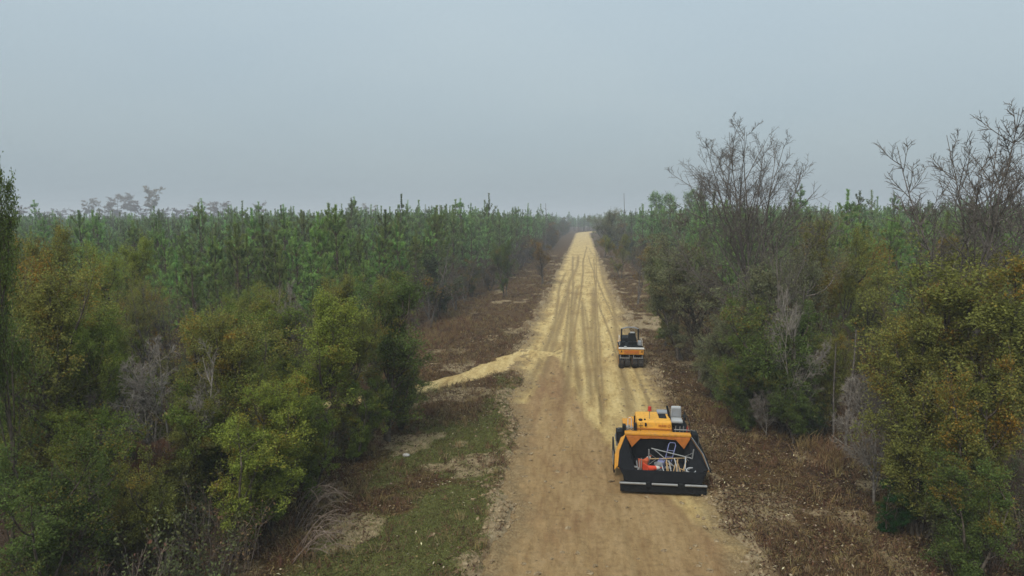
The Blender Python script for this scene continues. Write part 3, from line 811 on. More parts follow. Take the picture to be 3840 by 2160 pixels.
LEFT = [
    ('scrub_oak', 'oak_b', -60, 17.0, 660, 3.4, DARK, 0.03, 'tall dark sparse-leaved tree cut by the left edge of the picture', 0.3),
    ('scrub_oak', 'oak_b', 190, 28.0, 862, 5.0, OLIVE, 0.37, 'rust and olive rounded tree rising highest behind the left thicket', 1.1),
    ('scrub_oak', 'oak_a', 90, 20.5, 1010, 4.6, OLIVE, 0.20, 'large olive tree with brownish tips at the far left edge', 2.0),
    ('scrub_oak', 'oak_b', 320, 22.0, 1240, 3.8, GREEN, 0.09, 'mid green leafy tree left of the grey leafless shrub', 4.4),
    ('evergreen_shrub', 'bush_a', 130, 16.6, 1650, 3.2, DARK, 0.05, 'dark green shrub in the bottom left corner of the thicket', 0.5),
    ('evergreen_shrub', 'bush_b', 300, 19.0, 1560, 2.8, GREEN, 0.03, 'bright topped green bush in front of the reddish dry clump at far left', 3.0),
    ('scrub_oak', 'bush_b', 850, 19.6, 1590, 3.3, LIME, 0.06, 'bright yellow-green bushy oak nearest the camera beside the bent stems', 1.4),
    ('scrub_oak', 'upright_a', 960, 22.0, 1420, 2.6, LIME, 0.19, 'yellow-green upright oak with orange leaves just behind the brightest bush', 2.2),
    ('scrub_oak', 'oak_a', 850, 24.5, 1150, 4.0, OLIVE, 0.28, 'tall olive and orange oak standing behind the bright yellow-green bush', 5.2),
    ('scrub_oak', 'upright_b', 1150, 26.0, 1120, 3.5, LIME, 0.10, 'green upright oak between the olive-orange oak and the dark corner tree', 0.2),
    ('evergreen_oak', 'upright_a', 1430, 30.0, 1040, 3.9, DARK, 0.05, 'dense dark green tree at the corner where the sandy side track ends', 3.6),
    ('evergreen_oak', 'bush_a', 1490, 31.5, 1380, 2.6, DARK, 0.03, 'low dark green bush at the foot of the corner tree by the side track', 1.0),
    ('scrub_oak', 'upright_b', 1290, 34.0, 1030, 3.2, OLIVE, 0.26, 'olive-orange slender tree just left of the dark corner tree', 4.0),
    ('scrub_oak', 'oak_b', 500, 40.0, 900, 5.6, LIME, 0.03, 'broad pale yellow-green tree in front of the left pines', 0.7),
    ('scrub_oak', 'upright_a', 690, 28.0, 1200, 3.4, OLIVE, 0.17, 'olive tree right of the white-limbed leafless tree', 2.7),
    ('scrub_oak', 'bush_a', 490, 18.6, 1720, 2.5, OLIVE, 0.09, 'small olive bush at the bottom edge left of the brightest bush', 4.9),
    ('scrub_oak', 'upright_b', 650, 20.6, 1540, 2.4, OLIVE, 0.19, 'thin brownish-olive shrub between the two lower left bushes', 0.9),
    ('scrub_oak', 'oak_a', 1060, 31.0, 1090, 3.6, OLIVE, 0.14, 'olive-green tree behind the green upright oak', 3.1),
    ('scrub_oak', 'sparse_a', 620, 33.0, 1020, 4.2, OLIVE, 0.31, 'thin orange-tinged tree behind the white-limbed leafless tree', 5.6),
    ('scrub_oak', 'bush_b', 1130, 23.5, 1500, 2.6, GREEN, 0.05, 'green bush at the foot of the green upright oak by the grass', 2.4),
    ('scrub_oak', 'oak_b', 330, 33.0, 1040, 4.4, OLIVE, 0.25, 'olive and rust tree between the rust tree and the pale yellow-green tree', 2.9),
    ('scrub_oak', 'bush_a', 40, 22.5, 1380, 3.4, GREEN, 0.06, 'shaded green bush under the large olive tree at far left', 1.9),
    ('scrub_oak', 'oak_a', 880, 33.0, 1090, 3.8, GREEN, 0.11, 'green scrub tree showing above the olive-orange oak', 1.9),
    ('scrub_oak', 'upright_b', 440, 26.5, 1130, 3.6, OLIVE, 0.12, 'olive scrub tree rising behind the grey leafless shrub', 3.7),
    ('scrub_oak', 'bush_a', 760, 22.5, 1420, 3.0, GREEN, 0.07, 'rounded green bush at the left shoulder of the brightest bush', 0.3),
    ('scrub_oak', 'upright_a', 1010, 28.5, 1150, 3.2, GREEN, 0.12, 'green tree filling the gap left of the green upright oak', 4.3),
    ('scrub_oak', 'oak_b', 1240, 29.0, 1150, 3.2, OLIVE, 0.07, 'olive-green tree at the left shoulder of the dark corner tree', 2.1),
    ('scrub_oak', 'oak_a', 200, 24.5, 1120, 4.2, GREEN, 0.14, 'dark green tree in front of the highest rust and olive tree', 5.9),
    ('scrub_oak', 'bush_b', 1320, 27.5, 1450, 2.6, GREEN, 0.05, 'low green bush below the dark corner tree facing the grass', 1.6),
    ('scrub_oak', 'upright_b', 1390, 35.5, 1060, 3.2, OLIVE, 0.15, 'olive treetop showing over the dark corner tree', 0.1),
    ('scrub_oak', 'bush_a', 980, 20.8, 1620, 2.2, GREEN, 0.06, 'green bush squeezed between the brightest bush and the bent stems', 3.9),
    ('scrub_oak', 'bush_b', 540, 23.4, 1430, 2.2, GREEN, 0.06, 'low green bush below the white-limbed leafless tree', 5.1),
]
RIGHT = [
    ('scrub_oak', 'sparse_b', 2640, 41.0, 885, 5.4, GREY, 0.09, 'pale olive tree nearest the road on the right beyond the roller', 0.4),
    ('evergreen_oak', 'sparse_a', 2900, 34.0, 840, 6.4, GREY, 0.11, 'tall broad olive tree below the big leafless tree', 2.2),
    ('evergreen_oak', 'bush_a', 2960, 31.0, 1130, 5.0, DARK, 0.04, 'dense dark green tree with branches to the ground right of the paver', 3.3),
    ('scrub_oak', 'oak_b', 3090, 37.0, 835, 5.0, OLIVE, 0.24, 'olive and rust tree at the right shoulder of the broad olive tree', 1.2),
    ('scrub_oak', 'upright_b', 2740, 36.0, 1000, 4.8, GREY, 0.11, 'feathery grey-green tree overhanging the right verge', 5.0),
    ('scrub_oak', 'upright_a', 2820, 33.0, 1250, 3.0, GREEN, 0.06, 'green upright shrub at the left side of the dense dark tree', 0.9),
    ('evergreen_oak', 'upright_b', 3060, 32.5, 1180, 3.0, DARK, 0.03, 'slim dark green tree at the right side of the dense dark tree', 2.8),
    ('scrub_oak', 'sparse_b', 3430, 23.6, 1010, 4.4, OLIVE, 0.25, 'orange-leaved oak leaning over the brown gap on the right', 4.1),
    ('scrub_oak', 'upright_a', 3640, 22.2, 960, 5.0, OLIVE, 0.20, 'large rust and olive oak near the right edge under the leafless tree', 0.6),
    ('scrub_oak', 'bush_a', 3520, 20.6, 1420, 3.6, OLIVE, 0.15, 'dark olive bush at the foot of the rust oaks on the right', 1.7),
    ('scrub_oak', 'bush_b', 3800, 19.4, 1330, 3.4, OLIVE, 0.22, 'brown-olive bush cut by the lower right edge of the picture', 3.9),
    ('evergreen_shrub', 'bush_b', 3395, 20.8, 1830, 1.5, (0.03, 0.085, 0.022), 0.0, 'small bright green shrub at the edge of the brown litter bottom right', 0.2, 'shrub'),
    ('evergreen_shrub', 'bush_a', 3075, 30.2, 1510, 1.5, (0.045, 0.085, 0.022), 0.0, 'small fresh green shrub at the foot of the dense dark tree', 2.5, 'shrub'),
    ('scrub_oak', 'upright_b', 3470, 31.0, 930, 3.8, OLIVE, 0.22, 'olive-rust tree showing between the two orange oaks', 5.5),
    ('scrub_oak', 'oak_a', 3290, 37.0, 1000, 3.8, OLIVE, 0.25, 'thin rust-tinged tree right beside the lone dark pine', 1.4),
    ('scrub_oak', 'upright_a', 3760, 30.0, 900, 4.2, OLIVE, 0.26, 'rust and green tree behind the leafless tree at the right edge', 4.7),
    ('scrub_oak', 'sparse_b', 2990, 42.0, 800, 4.6, GREY, 0.19, 'thin grey-brown treetop behind the broad olive tree', 3.0),
    ('scrub_oak', 'bush_a', 2700, 36.5, 1190, 3.6, GREY, 0.12, 'low grey-green bush under the feathery tree on the right verge', 1.1),
    ('scrub_oak', 'bush_b', 2820, 31.2, 1330, 2.8, DARK, 0.08, 'low dark bush at the road side of the dense dark tree', 4.2),
    ('scrub_oak', 'bush_a', 3010, 29.6, 1400, 2.6, DARK, 0.05, 'low dark green skirt of leaves in front of the dense dark tree', 2.9),
    ('scrub_oak', 'upright_a', 2560, 47.0, 930, 4.4, GREY, 0.15, 'grey-green tree between the roller and the pale olive tree', 5.1),
    ('scrub_oak', 'upright_b', 2500, 52.0, 960, 3.4, GREEN, 0.12, 'green roadside tree just beyond the pale olive tree', 3.5),
    ('scrub_oak', 'upright_a', 3130, 31.0, 1250, 2.0, OLIVE, 0.19, 'slender olive sapling beside the brown gap', 0.7),
    ('scrub_oak', 'upright_b', 3560, 22.0, 1180, 3.4, OLIVE, 0.28, 'upright olive oak just in front of the orange-leaved oak', 2.6),
    ('scrub_oak', 'bush_b', 3700, 17.6, 1760, 2.6, DARK, 0.11, 'shaded low bush in the bottom right corner', 2.0),
]
for row in LEFT + RIGHT:
    leafy(*row[:8], row[8], row[9], row[10] if len(row) > 10 else 'tree')

# leafless trees
def bare_at(name, meshes, px, depth, rot, label, part2='twigs', scale=1.0, cat='tree', group=None):
    x, y = at(px, depth)
    return plant(name, meshes, x, y, scale, rot, label, cat, group, part2=part2)
def h_at(ytop, depth):
    return CAM_H - (ytop - 810.0) * depth / F_PX
big1 = bare_tree(103, h_at(468, 38), 9.6, forks=13, fork_t=(0.5, 1.0), l2=11, l3=8, l4=5, spread=(10, 60), trunk_frac=0.5, twig_r=0.0065, up=0.06)
bare_at('leafless_tree', big1, 2830, 38.0, 0.4, 'big leafless tree with rounded twiggy crown above the right woods')
big2 = bare_tree(113, h_at(435, 25.5), 7.0, forks=8, fork_t=(0.5, 1.0), up=0.06, l2=11, l3=7, l4=4, spread=(22, 58), trunk_frac=0.6, lean=(-0.08, 0), twig_r=0.0075)
bare_at('leafless_tree', big2, 3640, 25.5, 2.6, 'tall leafless tree with long dark limbs near the right edge')
big3 = bare_tree(127, h_at(440, 26), 5.5, forks=5, fork_t=(0.5, 1.0), up=0.06, l2=9, l3=6, l4=4, spread=(22, 52), trunk_frac=0.6, twig_r=0.0075)
bare_at('leafless_tree', big3, 3900, 29, 1.2, 'leafless tree cut by the right edge of the picture')
mid1 = bare_tree(131, 6.2, 3.6, forks=7, fork_t=(0.15, 0.7), l2=9, l3=7, l4=5, spread=(25, 55), barkm='pale_bark', trunk_frac=0.6, twig_r=0.0045)
bare_at('leafless_tree', mid1, 625, 22.0, 0.0, 'white-limbed leafless small tree inside the left thicket')
bare_at('leafless_tree', mid1, 1035, 30.0, 1.9, 'pale leafless sapling in front of the left pines', scale=(0.7, 0.7, 1.14))
bare_at('leafless_tree', mid1, 3000, 30.2, 4.0, 'pale leafless tree tangled in the broad olive tree', scale=(0.8, 0.8, 1.1))
grey1 = bare_tree(141, 4.6, 2.6, forks=9, fork_t=(0.05, 0.6), l2=11, l3=8, l4=5, spread=(15, 45), barkm='grey_bark', trunk_frac=0.6, twig_r=0.004)
bare_at('leafless_shrub', grey1, 405, 21.2, 0.6, 'grey leafless shrub left of the white-limbed tree', cat='shrub')
grey2 = bare_tree(142, 4.4, 2.8, forks=9, fork_t=(0.05, 0.6), l2=11, l3=8, l4=5, spread=(20, 50), barkm='pale_bark', trunk_frac=0.6, twig_r=0.004)
bare_at('leafless_shrub', grey2, 3330, 23.2, 1.3, 'pale grey lichen-covered shrub under the orange-leaved oak', cat='shrub')
dry1 = bare_tree(143, 4.4, 2.6, forks=9, fork_t=(0.05, 0.6), l2=11, l3=8, l4=5, spread=(15, 45), barkm='rust_twig', trunk_frac=0.6, twig_r=0.0045)
bare_at('leafless_shrub', dry1, 470, 20.4, 2.2, 'reddish-brown dry shrub below the grey leafless shrub', scale=(0.7, 0.7, 0.75), cat='shrub')
bare_at('leafless_shrub', grey2, 2900, 30.6, 3.3, 'whitish dead stems at the foot of the dense dark tree', scale=(0.55, 0.55, 0.5), cat='shrub')
# fallen brush: arching pale stems
def arching(seed, n, L, h):
    rng = np.random.RandomState(seed)
    az = rng.uniform(-0.9, 0.75, n)
    ln = L * rng.uniform(0.5, 1.15, n); hh = h * rng.uniform(0.4, 1.2, n)
    t = np.linspace(0, 1, 9)[None]
    bx = rng.normal(0, 0.18, (n, 1)); by = rng.normal(0, 0.25, (n, 1))
    x = bx + np.cos(az)[:, None] * ln[:, None] * t ** 1.1
    y = by + np.sin(az)[:, None] * ln[:, None] * t + rng.normal(0, 0.02, (n, 9))
    z = hh[:, None] * (np.sin(np.pi * 0.72 * t)) + rng.normal(0, 0.015, (n, 9)) - 0.05 * (1 - t)
    st = np.stack([x, y, z], -1)
    ch, cl, _, _ = children(rng, st, ln, 5, 0.3, 0.95, R(15), R(45), 0.35, 5, 0.1, 0.02, 0.3)
    return (mesh_np('stems', *tubes(st, np.full(n, 0.016), np.full(n, 0.007), 5), mats=[M['twig']], smooth=True),
            mesh_np('twigs', *tubes(ch, np.full(len(cl), 0.007), np.full(len(cl), 0.003), 3), mats=[M['twig']]))
x, y = at(1085, 19.6)
o = plant('arching_brush', arching(5, 15, 1.7, 0.95), x, y, 1.0, 0.12, 'clump of pale bent bare stems arching over the grass', 'shrub', part2='twigs')
o.children[0].name = 'stems'
x, y = at(1090, 21.2)
o = plant('arching_brush', arching(6, 14, 1.5, 1.2), x, y, 1.0, 0.35, 'second clump of grey bare stems just behind the bent pale ones', 'shrub', part2='twigs')
o.children[0].name = 'stems'

# slim dead poles
def pole(px, depth, h, r, label, lean=0.03):
    rng = np.random.RandomState(int(px))
    tr = polyline(rng, np.array([[0, 0, -0.1]]), np.array([[lean, 0, 1.0]]), np.array([h]), 8, 0.02, 0.03)
    ch, cl, _, _ = children(rng, tr, np.array([h]), 6, 0.4, 0.95, R(40), R(80), 0.08, 3, 0.1, 0.05, 0.3)
    me = mesh_np('snag', *join([tubes(tr, np.array([r]), np.array([r * 0.45]), 6), tubes(ch, np.full(len(cl), r * 0.3), np.full(len(cl), r * 0.12), 4)]), mats=[M['grey_bark']], smooth=True)
    x, y = at(px, depth)
    o = link('dead_snag', me); o.location = (x, y, 0)
    prop(o, label, 'dead tree')
pole(3208, 28.5, 5.4, 0.06, 'thin dark dead trunk standing in the brown gap on the right')
pole(3160, 30.0, 4.6, 0.05, 'shorter thin trunk behind the one in the brown gap', -0.02)
pole(2347, 150.0, 15.0, 0.11, 'bare pole-like snag above the pines right of the road', 0.0)
pole(2048, 190.0, 13.6, 0.12, 'bare snag above the trees left of the far road', 0.0)

# ------------------------------------------------------------------ pines
P_NEAR = [pine(200 + k, 8.6 + 0.35 * k, 3.3 + 0.25 * (k % 3), side=4, live=(0.18, 0.26, 0.22, 0.3, 0.24, 0.18)[k], gap=0.06 * (k % 3), step=0.9 + 0.1 * (k % 3)) for k in range(6)]
P_H = [8.6 + 0.35 * k for k in range(6)]
hero = pine(260, 10.6, 3.7, dens=150, nlen=0.18, live=0.32, step=1.0, gap=0.1, side=4)
hero2 = pine(261, 12.4, 3.2, dens=150, nlen=0.18, live=0.45, step=1.05, gap=0.1, side=4)
lone = pine(262, 8.6, 2.3, dens=150, nlen=0.18, live=0.3, step=1.2, gap=0.1, side=2)
P_FAR = [merged(*pine(300 + k, 9.4 + 0.3 * k, 3.4, dens=42, nlen=0.19, nwid=0.055, live=0.3, nm='needle_far', step=0.95), 'pine_far') for k in range(4)]
P_FARH = [9.4 + 0.3 * k for k in range(4)]

def pine_at(meshes, px, depth, scale, rot, label, name='pine_tree'):
    x, y = at(px, depth)
    plant(name, meshes, x, y, scale, rot, label)
pine_at(hero, 1266, 60, 1.03, 0.3, 'tallest dark open-crowned pine standing out of the left plantation')
pine_at(hero2, 1502, 92, 1.04, 1.2, 'high pine with bare lower trunk breaking the left skyline')
pine_at(lone, 3236, 43, 0.98, 2.2, 'lone dark slender pine rising between the rust trees on the right')
pine_at(hero2, 1068, 100, 0.93, 2.9, 'pine top showing on the skyline left of the tallest open pine')
pine_at(hero, 800, 52, 0.80, 2.0, 'small dark pine with whorled branches low in the left plantation')
pine_at(hero, 1030, 54, 0.80, 4.0, 'pine just left of the tallest open-crowned pine')
pine_at(hero2, 1420, 58, 0.66, 5.0, 'short pine just right of the tallest open-crowned pine')
pine_at(lone, 470, 37, 0.78, 1.0, 'small dark pine tip poking out of the left thicket')
pine_at(lone, 985, 28.5, 0.66, 3.0, 'small green pine hidden among the scrub oaks on the left')
pine_at(P_NEAR[2], 3140, 55, 1.05, 0.4, 'pine left of the lone slender one behind the right woods')
pine_at(P_NEAR[3], 3370, 56, 1.02, 1.9, 'pine right of the lone slender one behind the right woods')

rng = np.random.RandomState(77)
cand = []
def plantation(xa, xb, ya, yb, sp, side):
    for X in np.arange(xa, xb, sp):
        for Y in np.arange(ya, yb, sp):
            x = X + rng.uniform(-0.28, 0.28) * sp; y = Y + rng.uniform(-0.35, 0.35) * sp
            cand.append((x, y))
plantation(-150, -11.5, 30, 150, 3.1, -1)
plantation(11, 105, 30, 150, 3.1, 1)
plantation(-300, -10, 150, 280, 4.0, -1)
plantation(9.5, 190, 150, 280, 4.0, 1)
plantation(-480, -9, 280, 480, 6.2, -1)
plantation(9, 320, 280, 480, 6.2, 1)
plantation(-560, 400, 480, 560, 7.0, 0)
plantation(-9, 9, 452, 480, 3.2, 0)
cand = np.array(cand)
lat, dep = cam_coords(cand[:, 0], cand[:, 1])
ok = (np.abs(lat) < dep * 0.78 + 2)
lim_l = np.interp(cand[:, 1], [30, 45, 60, 80, 110, 200, 420], [-19, -15.5, -14.5, -14, -12.5, -11.5, -10])
lim_r = np.interp(cand[:, 1], [30, 45, 60, 80, 110, 200, 420], [22, 16, 14, 13, 11.5, 10.5, 9.5])
ok &= (cand[:, 0] < lim_l) | (cand[:, 0] > lim_r) | (cand[:, 1] > 455)
ok &= ~((dep < 43) & (cand[:, 0] < 0)) & ~((dep < 47) & (cand[:, 0] > 0))
ok &= rng.rand(len(cand)) > 0.06
cand, lat, dep = cand[ok], lat[ok], dep[ok]
order = np.argsort(dep)
cand, lat, dep = cand[order], lat[order], dep[order]
hts = np.interp(dep, [40, 60, 80, 110, 170, 250, 500], [6.8, 7.8, 8.9, 9.9, 10.1, 9.2, 8.8]) + np.where(cand[:, 0] > 0, 0.6, 0.0) + rng.normal(0, 1.05, len(dep)) + 1.8 * (rng.rand(len(dep)) < 0.10)
hts = hts - np.interp(1920 + lat / dep * F_PX, [0, 600, 1000], [1.2, 1.2, 0.0])       # shorter stand at the far left
vis = np.abs(lat) < dep * 0.75
n_ind = 0
rest = []
for k in range(len(cand)):
    if n_ind < 280 and vis[k]:
        n_ind += 1
        j = rng.randint(6)
        s = hts[k] / P_H[j]
        side = cand[k, 0] < 0
        plant('pine_tree', P_NEAR[j], cand[k, 0], cand[k, 1], (s * rng.uniform(0.9, 1.15), s * rng.uniform(0.9, 1.15), s), rng.uniform(0, 6.28),
              'young pine in the dense plantation left of the sand road' if side else 'young pine in the dense plantation right of the sand road',
              'tree', 'front pines of the left plantation' if side else 'front pines of the right plantation')
    else:
        rest.append(k)
rest = np.array(rest)
ji = rng.randint(0, 4, len(rest))
sc = hts[rest] / np.array(P_FARH)[ji]
rot = np.zeros((len(rest), 3)); rot[:, 2] = rng.uniform(0, 6.28, len(rest))
scatter('pine_forest', 'far rows of the pine plantation running back to the hazy horizon',
        np.stack([cand[rest, 0], cand[rest, 1], np.zeros(len(rest))], -1), sc, rot, ji, P_FAR)

# roadside trees thinning towards the far end of the road
V['far_round'] = broadleaf(51, 7.0, 5.0, 2, 0.12, 18, 6, 5, 16, leaf=(0.15, 0.10), spread=0.12)
V['far_bare'] = broadleaf(52, 7.0, 4.6, 3, 0.10, 18, 6, 5, 5, leaf=(0.16, 0.09), bare=0.6, spread=0.12, barkm='grey_bark')
for k in ('far_round', 'far_bare'): SIZE[k] = real_size(k)
FARCOL = [(0.11, 0.115, 0.045), (0.14, 0.11, 0.065), (0.13, 0.115, 0.07), (0.09, 0.105, 0.05)]
for side, nm in ((-1, 'left'), (1, 'right')):
    yv = 62.0
    while yv < 430:
        off = np.interp(yv, [60, 110, 200, 430], [13.5, 11.5, 10.0, 8.5] if side < 0 else [11.5, 10.2, 8.8, 8.0])
        x = side * (off + rng.uniform(-0.6, 2.2)); h = rng.uniform(3.6, 7.4) if yv < 160 else rng.uniform(5.0, 9.5)
        kind = 'far_bare' if rng.rand() < 0.5 else 'far_round'
        w = h * rng.uniform(0.55, 0.85)
        sh, swd = SIZE[kind]
        plant('roadside_tree', V[kind], x, yv, (w / swd, w / swd, h / sh), rng.uniform(0, 6.28),
              'brownish scrub tree at the pine edge along the %s side of the far road' % nm, 'tree', 'scrub trees along the %s side of the far road' % nm,
              FARCOL[rng.randint(4)], rng.uniform(0.0, 0.32))
        yv += rng.uniform(2.6, 5.5) * (1 + yv / 160)
leafy('roadside_tree', 'oak_b', 1895, 84, 905, 4.2, DARK, 0.09, 'rounded dark green tree at the left pine edge beyond the side track', 0.3)
leafy('roadside_tree', 'sparse_b', 2035, 100, 900, 3.6, BROWN, 0.5, 'dark brown nearly bare tree left of the far road', 1.3)
leafy('roadside_tree', 'oak_a', 2265, 165, 785, 7.5, GREY, 0.19, 'grey-green bushy tree hiding the right edge of the far road', 0.9)
leafy('roadside_tree', 'sparse_a', 2395, 78, 890, 4.4, BROWN, 0.6, 'reddish-brown roadside tree on the right before the pines', 2.3)
leafy('roadside_tree', 'oak_b', 2330, 110, 880, 5.0, OLIVE, 0.25, 'olive-brown tree beyond the reddish roadside tree', 5.3)

# tall old pines with round tops above the right stand, and hazy cypress on the far left skyline
def crown_tree(seed, H, W, z0, flat, leafn, per, leaf, barkm, nm, layers=None):
    rng = np.random.RandomState(seed)
    tr = polyline(rng, np.array([[0, 0, -0.2]]), np.array([[0, 0, 1.0]]), np.array([H * 0.97]), 8, 0.015, 0.05)
    lim, ll, tt, _ = children(rng, tr, np.array([1.0]), leafn, z0, 1.0, R(50), R(85), 1.0, 5, 0.08, 0.16 if not flat else 0.05, 0.0)
    f = (tt - z0) / (1 - z0)
    prof = np.sqrt(np.clip(1 - (2 * f - 0.8) ** 2 / 1.5, 0.05, 1)) if not flat else (0.35 + 0.65 * f)
    tgt = W * 0.5 * prof * rng.uniform(0.6, 1.1, len(tt))
    st = lim[:, :1]; lim = st + (lim - st) * (tgt / ll)[:, None, None]
    sub, sl, _, _ = children(rng, lim, tgt, 6, 0.3, 1.0, R(20), R(60), 0.42, 4, 0.08, 0.06, 0.3, 0.6 if flat else 0.0)
    tv, tq_ = join([tubes(tr, np.array([0.014 * H]), np.array([0.05]), 7), tubes(lim, 0.02 + 0.02 * tgt, np.full(len(tgt), 0.02), 4), tubes(sub, np.full(len(sl), 0.025), np.full(len(sl), 0.012), 3)])
    v, q = twig_leaves(rng, sub, per, leaf[0], leaf[1], 0.22 if not flat else 0.16)
    return (mesh_np('trunk', tv, quads=tq_, mats=[M[barkm]], smooth=True),
            mesh_np('crown', v, quads=q, mats=[M[nm]], face_attr={'rnd': rng.rand(len(q)), 'clump': rng.rand(len(q))}))
oldp = crown_tree(71, 15.5, 6.0, 0.55, False, 26, 16, (0.45, 0.13), 'pine_bark', 'needle_far')
for px, d, yt, lb in ((2462, 155, 722, 'round-topped old pine above the right pines nearest the road'), (2512, 162, 728, 'second round-topped old pine beside the first on the right'), (2592, 150, 712, 'round-topped old pine left of the big leafless tree')):
    h = h_at(yt, d); x, y = at(px, d)
    plant('old_pine', oldp, x, y, (0.85, 0.85, h / 15.6), px, lb)
cyp = [crown_tree(81 + k, 24.0, 15.0, (0.40, 0.6, 0.3)[k], True, 30, 22, (0.75, 0.35), 'grey_bark', 'brown_leaf') for k in range(3)]
for px, d, yt, w, j, lb in ((575, 470, 718, 17, 1, 'tallest flat-topped cypress on the hazy left skyline'),):
    x, y = at(px, d); plant('cypress_tree', cyp[j], x, y, (w / 15, w / 15, h_at(yt, d) / 24.3), 0.4, lb)
for k, (px, yt, w) in enumerate(((105, 782, 14), (170, 800, 12), (235, 792, 12), (290, 796, 9), (345, 757, 13), (400, 772, 13), (450, 752, 15), (500, 742, 18), (540, 770, 12), (620, 792, 15), (675, 790, 12), (735, 780, 14), (790, 768, 15), (835, 768, 13), (870, 790, 10), (985, 774, 9), (1340, 782, 14), (1390, 776, 12), (1650, 785, 8))):
    d = 470 + 18 * ((k * 7) % 5)
    x, y = at(px, d)
    w = w * 1.25
    plant('cypress_tree', cyp[k % 3], x, y, (w / 15, w / 15, h_at(yt, d) / 24.3), k * 1.3, 'grey flat-topped cypress in the hazy row on the left skyline', 'tree', 'hazy cypress row')

# ------------------------------------------------------------------ undergrowth, grass and litter
def tuft(seed, n, h, spread, wid, mat, flare=0.5):
    rng = np.random.RandomState(seed)
    b = np.stack([rng.normal(0, spread, n), rng.normal(0, spread, n), np.full(n, -0.02)], -1)
    d = unit(np.stack([rng.normal(0, flare, n), rng.normal(0, flare, n), np.ones(n)], -1))
    L = (h * rng.uniform(0.5, 1.2, n))[:, None]
    s = unit(np.cross(d, rng.normal(0, 1, (n, 3)))) * wid * 0.5
    m_ = b + d * L * 0.6
    t_ = b + d * L + np.stack([rng.normal(0, 0.15, n), rng.normal(0, 0.15, n), np.full(n, -0.12)], -1) * L
    v = np.stack([b - s, b + s, m_ + s * 0.8, m_ - s * 0.8, t_], 1)
    q = np.arange(n)[:, None] * 5 + np.array([[0, 1, 2, 3]])
    t3 = np.arange(n)[:, None] * 5 + np.array([[3, 2, 4]])
    return mesh_np('tuft', v.reshape(-1, 3), quads=q, tris=t3, mats=[mat], face_attr={'rnd': rng.rand(2 * n), 'clump': rng.rand(2 * n)})

def litter(seed, n, spread, ln, wd, mat):
    rng = np.random.RandomState(seed)
    p = np.stack([rng.normal(0, spread, n), rng.normal(0, spread, n), rng.uniform(0.005, 0.04, n)], -1)
    v, q = leaf_quads(rng, p, rng.normal(0, 1, (n, 3)) * np.array([1, 1, 0.35]), ln, wd, up=1.6)
    return mesh_np('litter', v, quads=q, mats=[mat], face_attr={'rnd': rng.rand(n), 'clump': rng.rand(n)})

def stalks(seed, n, h, spread, mat, leaf_m, per):
    """upright thin-stemmed brush"""
    rng = np.random.RandomState(seed)
    st = np.stack([rng.normal(0, spread, n), rng.normal(0, spread, n), np.full(n, -0.05)], -1)
    pl = polyline(rng, st, np.stack([rng.normal(0, 0.22, n), rng.normal(0, 0.22, n), np.ones(n)], -1), h * rng.uniform(0.5, 1.1, n), 5, 0.1, 0.05)
    ch, cl, _, _ = children(rng, pl, np.full(n, h), 5, 0.3, 1.0, R(20), R(55), 0.3, 4, 0.1, 0.15, 0.4)
    tm = mesh_np('stalk', *join([tubes(pl, np.full(n, 0.011), np.full(n, 0.005), 3), tubes(ch, np.full(len(cl), 0.006), np.full(len(cl), 0.003), 3)]), mats=[mat])
    v, q = twig_leaves(rng, ch, per, 0.10, 0.055, 0.06)
    cm = mesh_np('leaf', v, quads=q, mats=[leaf_m], face_attr={'rnd': rng.rand(len(q)), 'clump': rng.rand(len(q))})
    return merged(tm, cm, 'brush')

def points(n, x0, x1, y0, y1, dens, seed, bias=1.0):
    r = np.random.RandomState(seed)
    x = r.uniform(x0, x1, n); y = y0 + (y1 - y0) * r.uniform(0, 1, n) ** bias
    k = r.rand(n) < dens(x, y)
    x, y = x[k], y[k]
    return np.stack([x, y, ground_z(x, y)], -1), r
def spin(r, n, tilt=0.0):
    a = np.zeros((n, 3)); a[:, 2] = r.uniform(0, 6.28, n)
    if tilt: a[:, 0] = r.normal(0, tilt, n); a[:, 1] = r.normal(0, tilt, n)
    return a
def off(x, y): return sstep(0.0, 0.4, edge_dist(x, y)) * sstep(0.6, 0.9, track_dist(x, y))

p, r = points(60000, -9.5, -2.3, 13, 46, lambda x, y: np.clip(green_mask(x, y) * 1.1, 0, 1) * off(x, y) * (0.3 + 0.7 * (sand_mask(x, y) < 0.5)), 1)
scatter('green_grass', 'low green grass on the left verge beside the road', p, r.uniform(0.6, 1.4, len(p)), spin(r, len(p)), r.randint(0, 3, len(p)),
        [tuft(401 + k, 12, 0.085, 0.06, 0.014, M['green_grass'], 0.9) for k in range(3)])
def dry_d(x, y):
    return off(x, y) * (1 - 0.85 * green_mask(x, y)) * (0.15 + 0.85 * sstep(0.35, 0.6, fbm(x * 0.35 + 50, y * 0.3, 3))) * (1 - 0.7 * sand_mask(x, y))
p, r = points(60000, -17, 14, 14, 170, dry_d, 2, 1.35)
scatter('dry_grass', 'brown dry grass covering both road verges', p, r.uniform(0.5, 1.5, len(p)), spin(r, len(p), 0.1), r.randint(0, 5, len(p)),
        [tuft(411 + k, 16, 0.26, 0.09, 0.016, M['dry_grass'], 0.6) for k in range(3)] + [tuft(421 + k, 16, 0.34, 0.08, 0.015, M['rust_grass'], 0.4) for k in range(2)])
p, r = points(30000, 4, 13, 13, 60, lambda x, y: off(x, y) * (0.25 + 0.75 * sstep(0.3, 0.6, fbm(x * 0.6, y * 0.6 + 30, 3))), 3, 1.4)
p2, r2 = points(16000, -16, -3, 13, 60, lambda x, y: off(x, y) * (1 - 0.75 * green_mask(x, y)), 4, 1.4)
p = np.concatenate([p, p2])
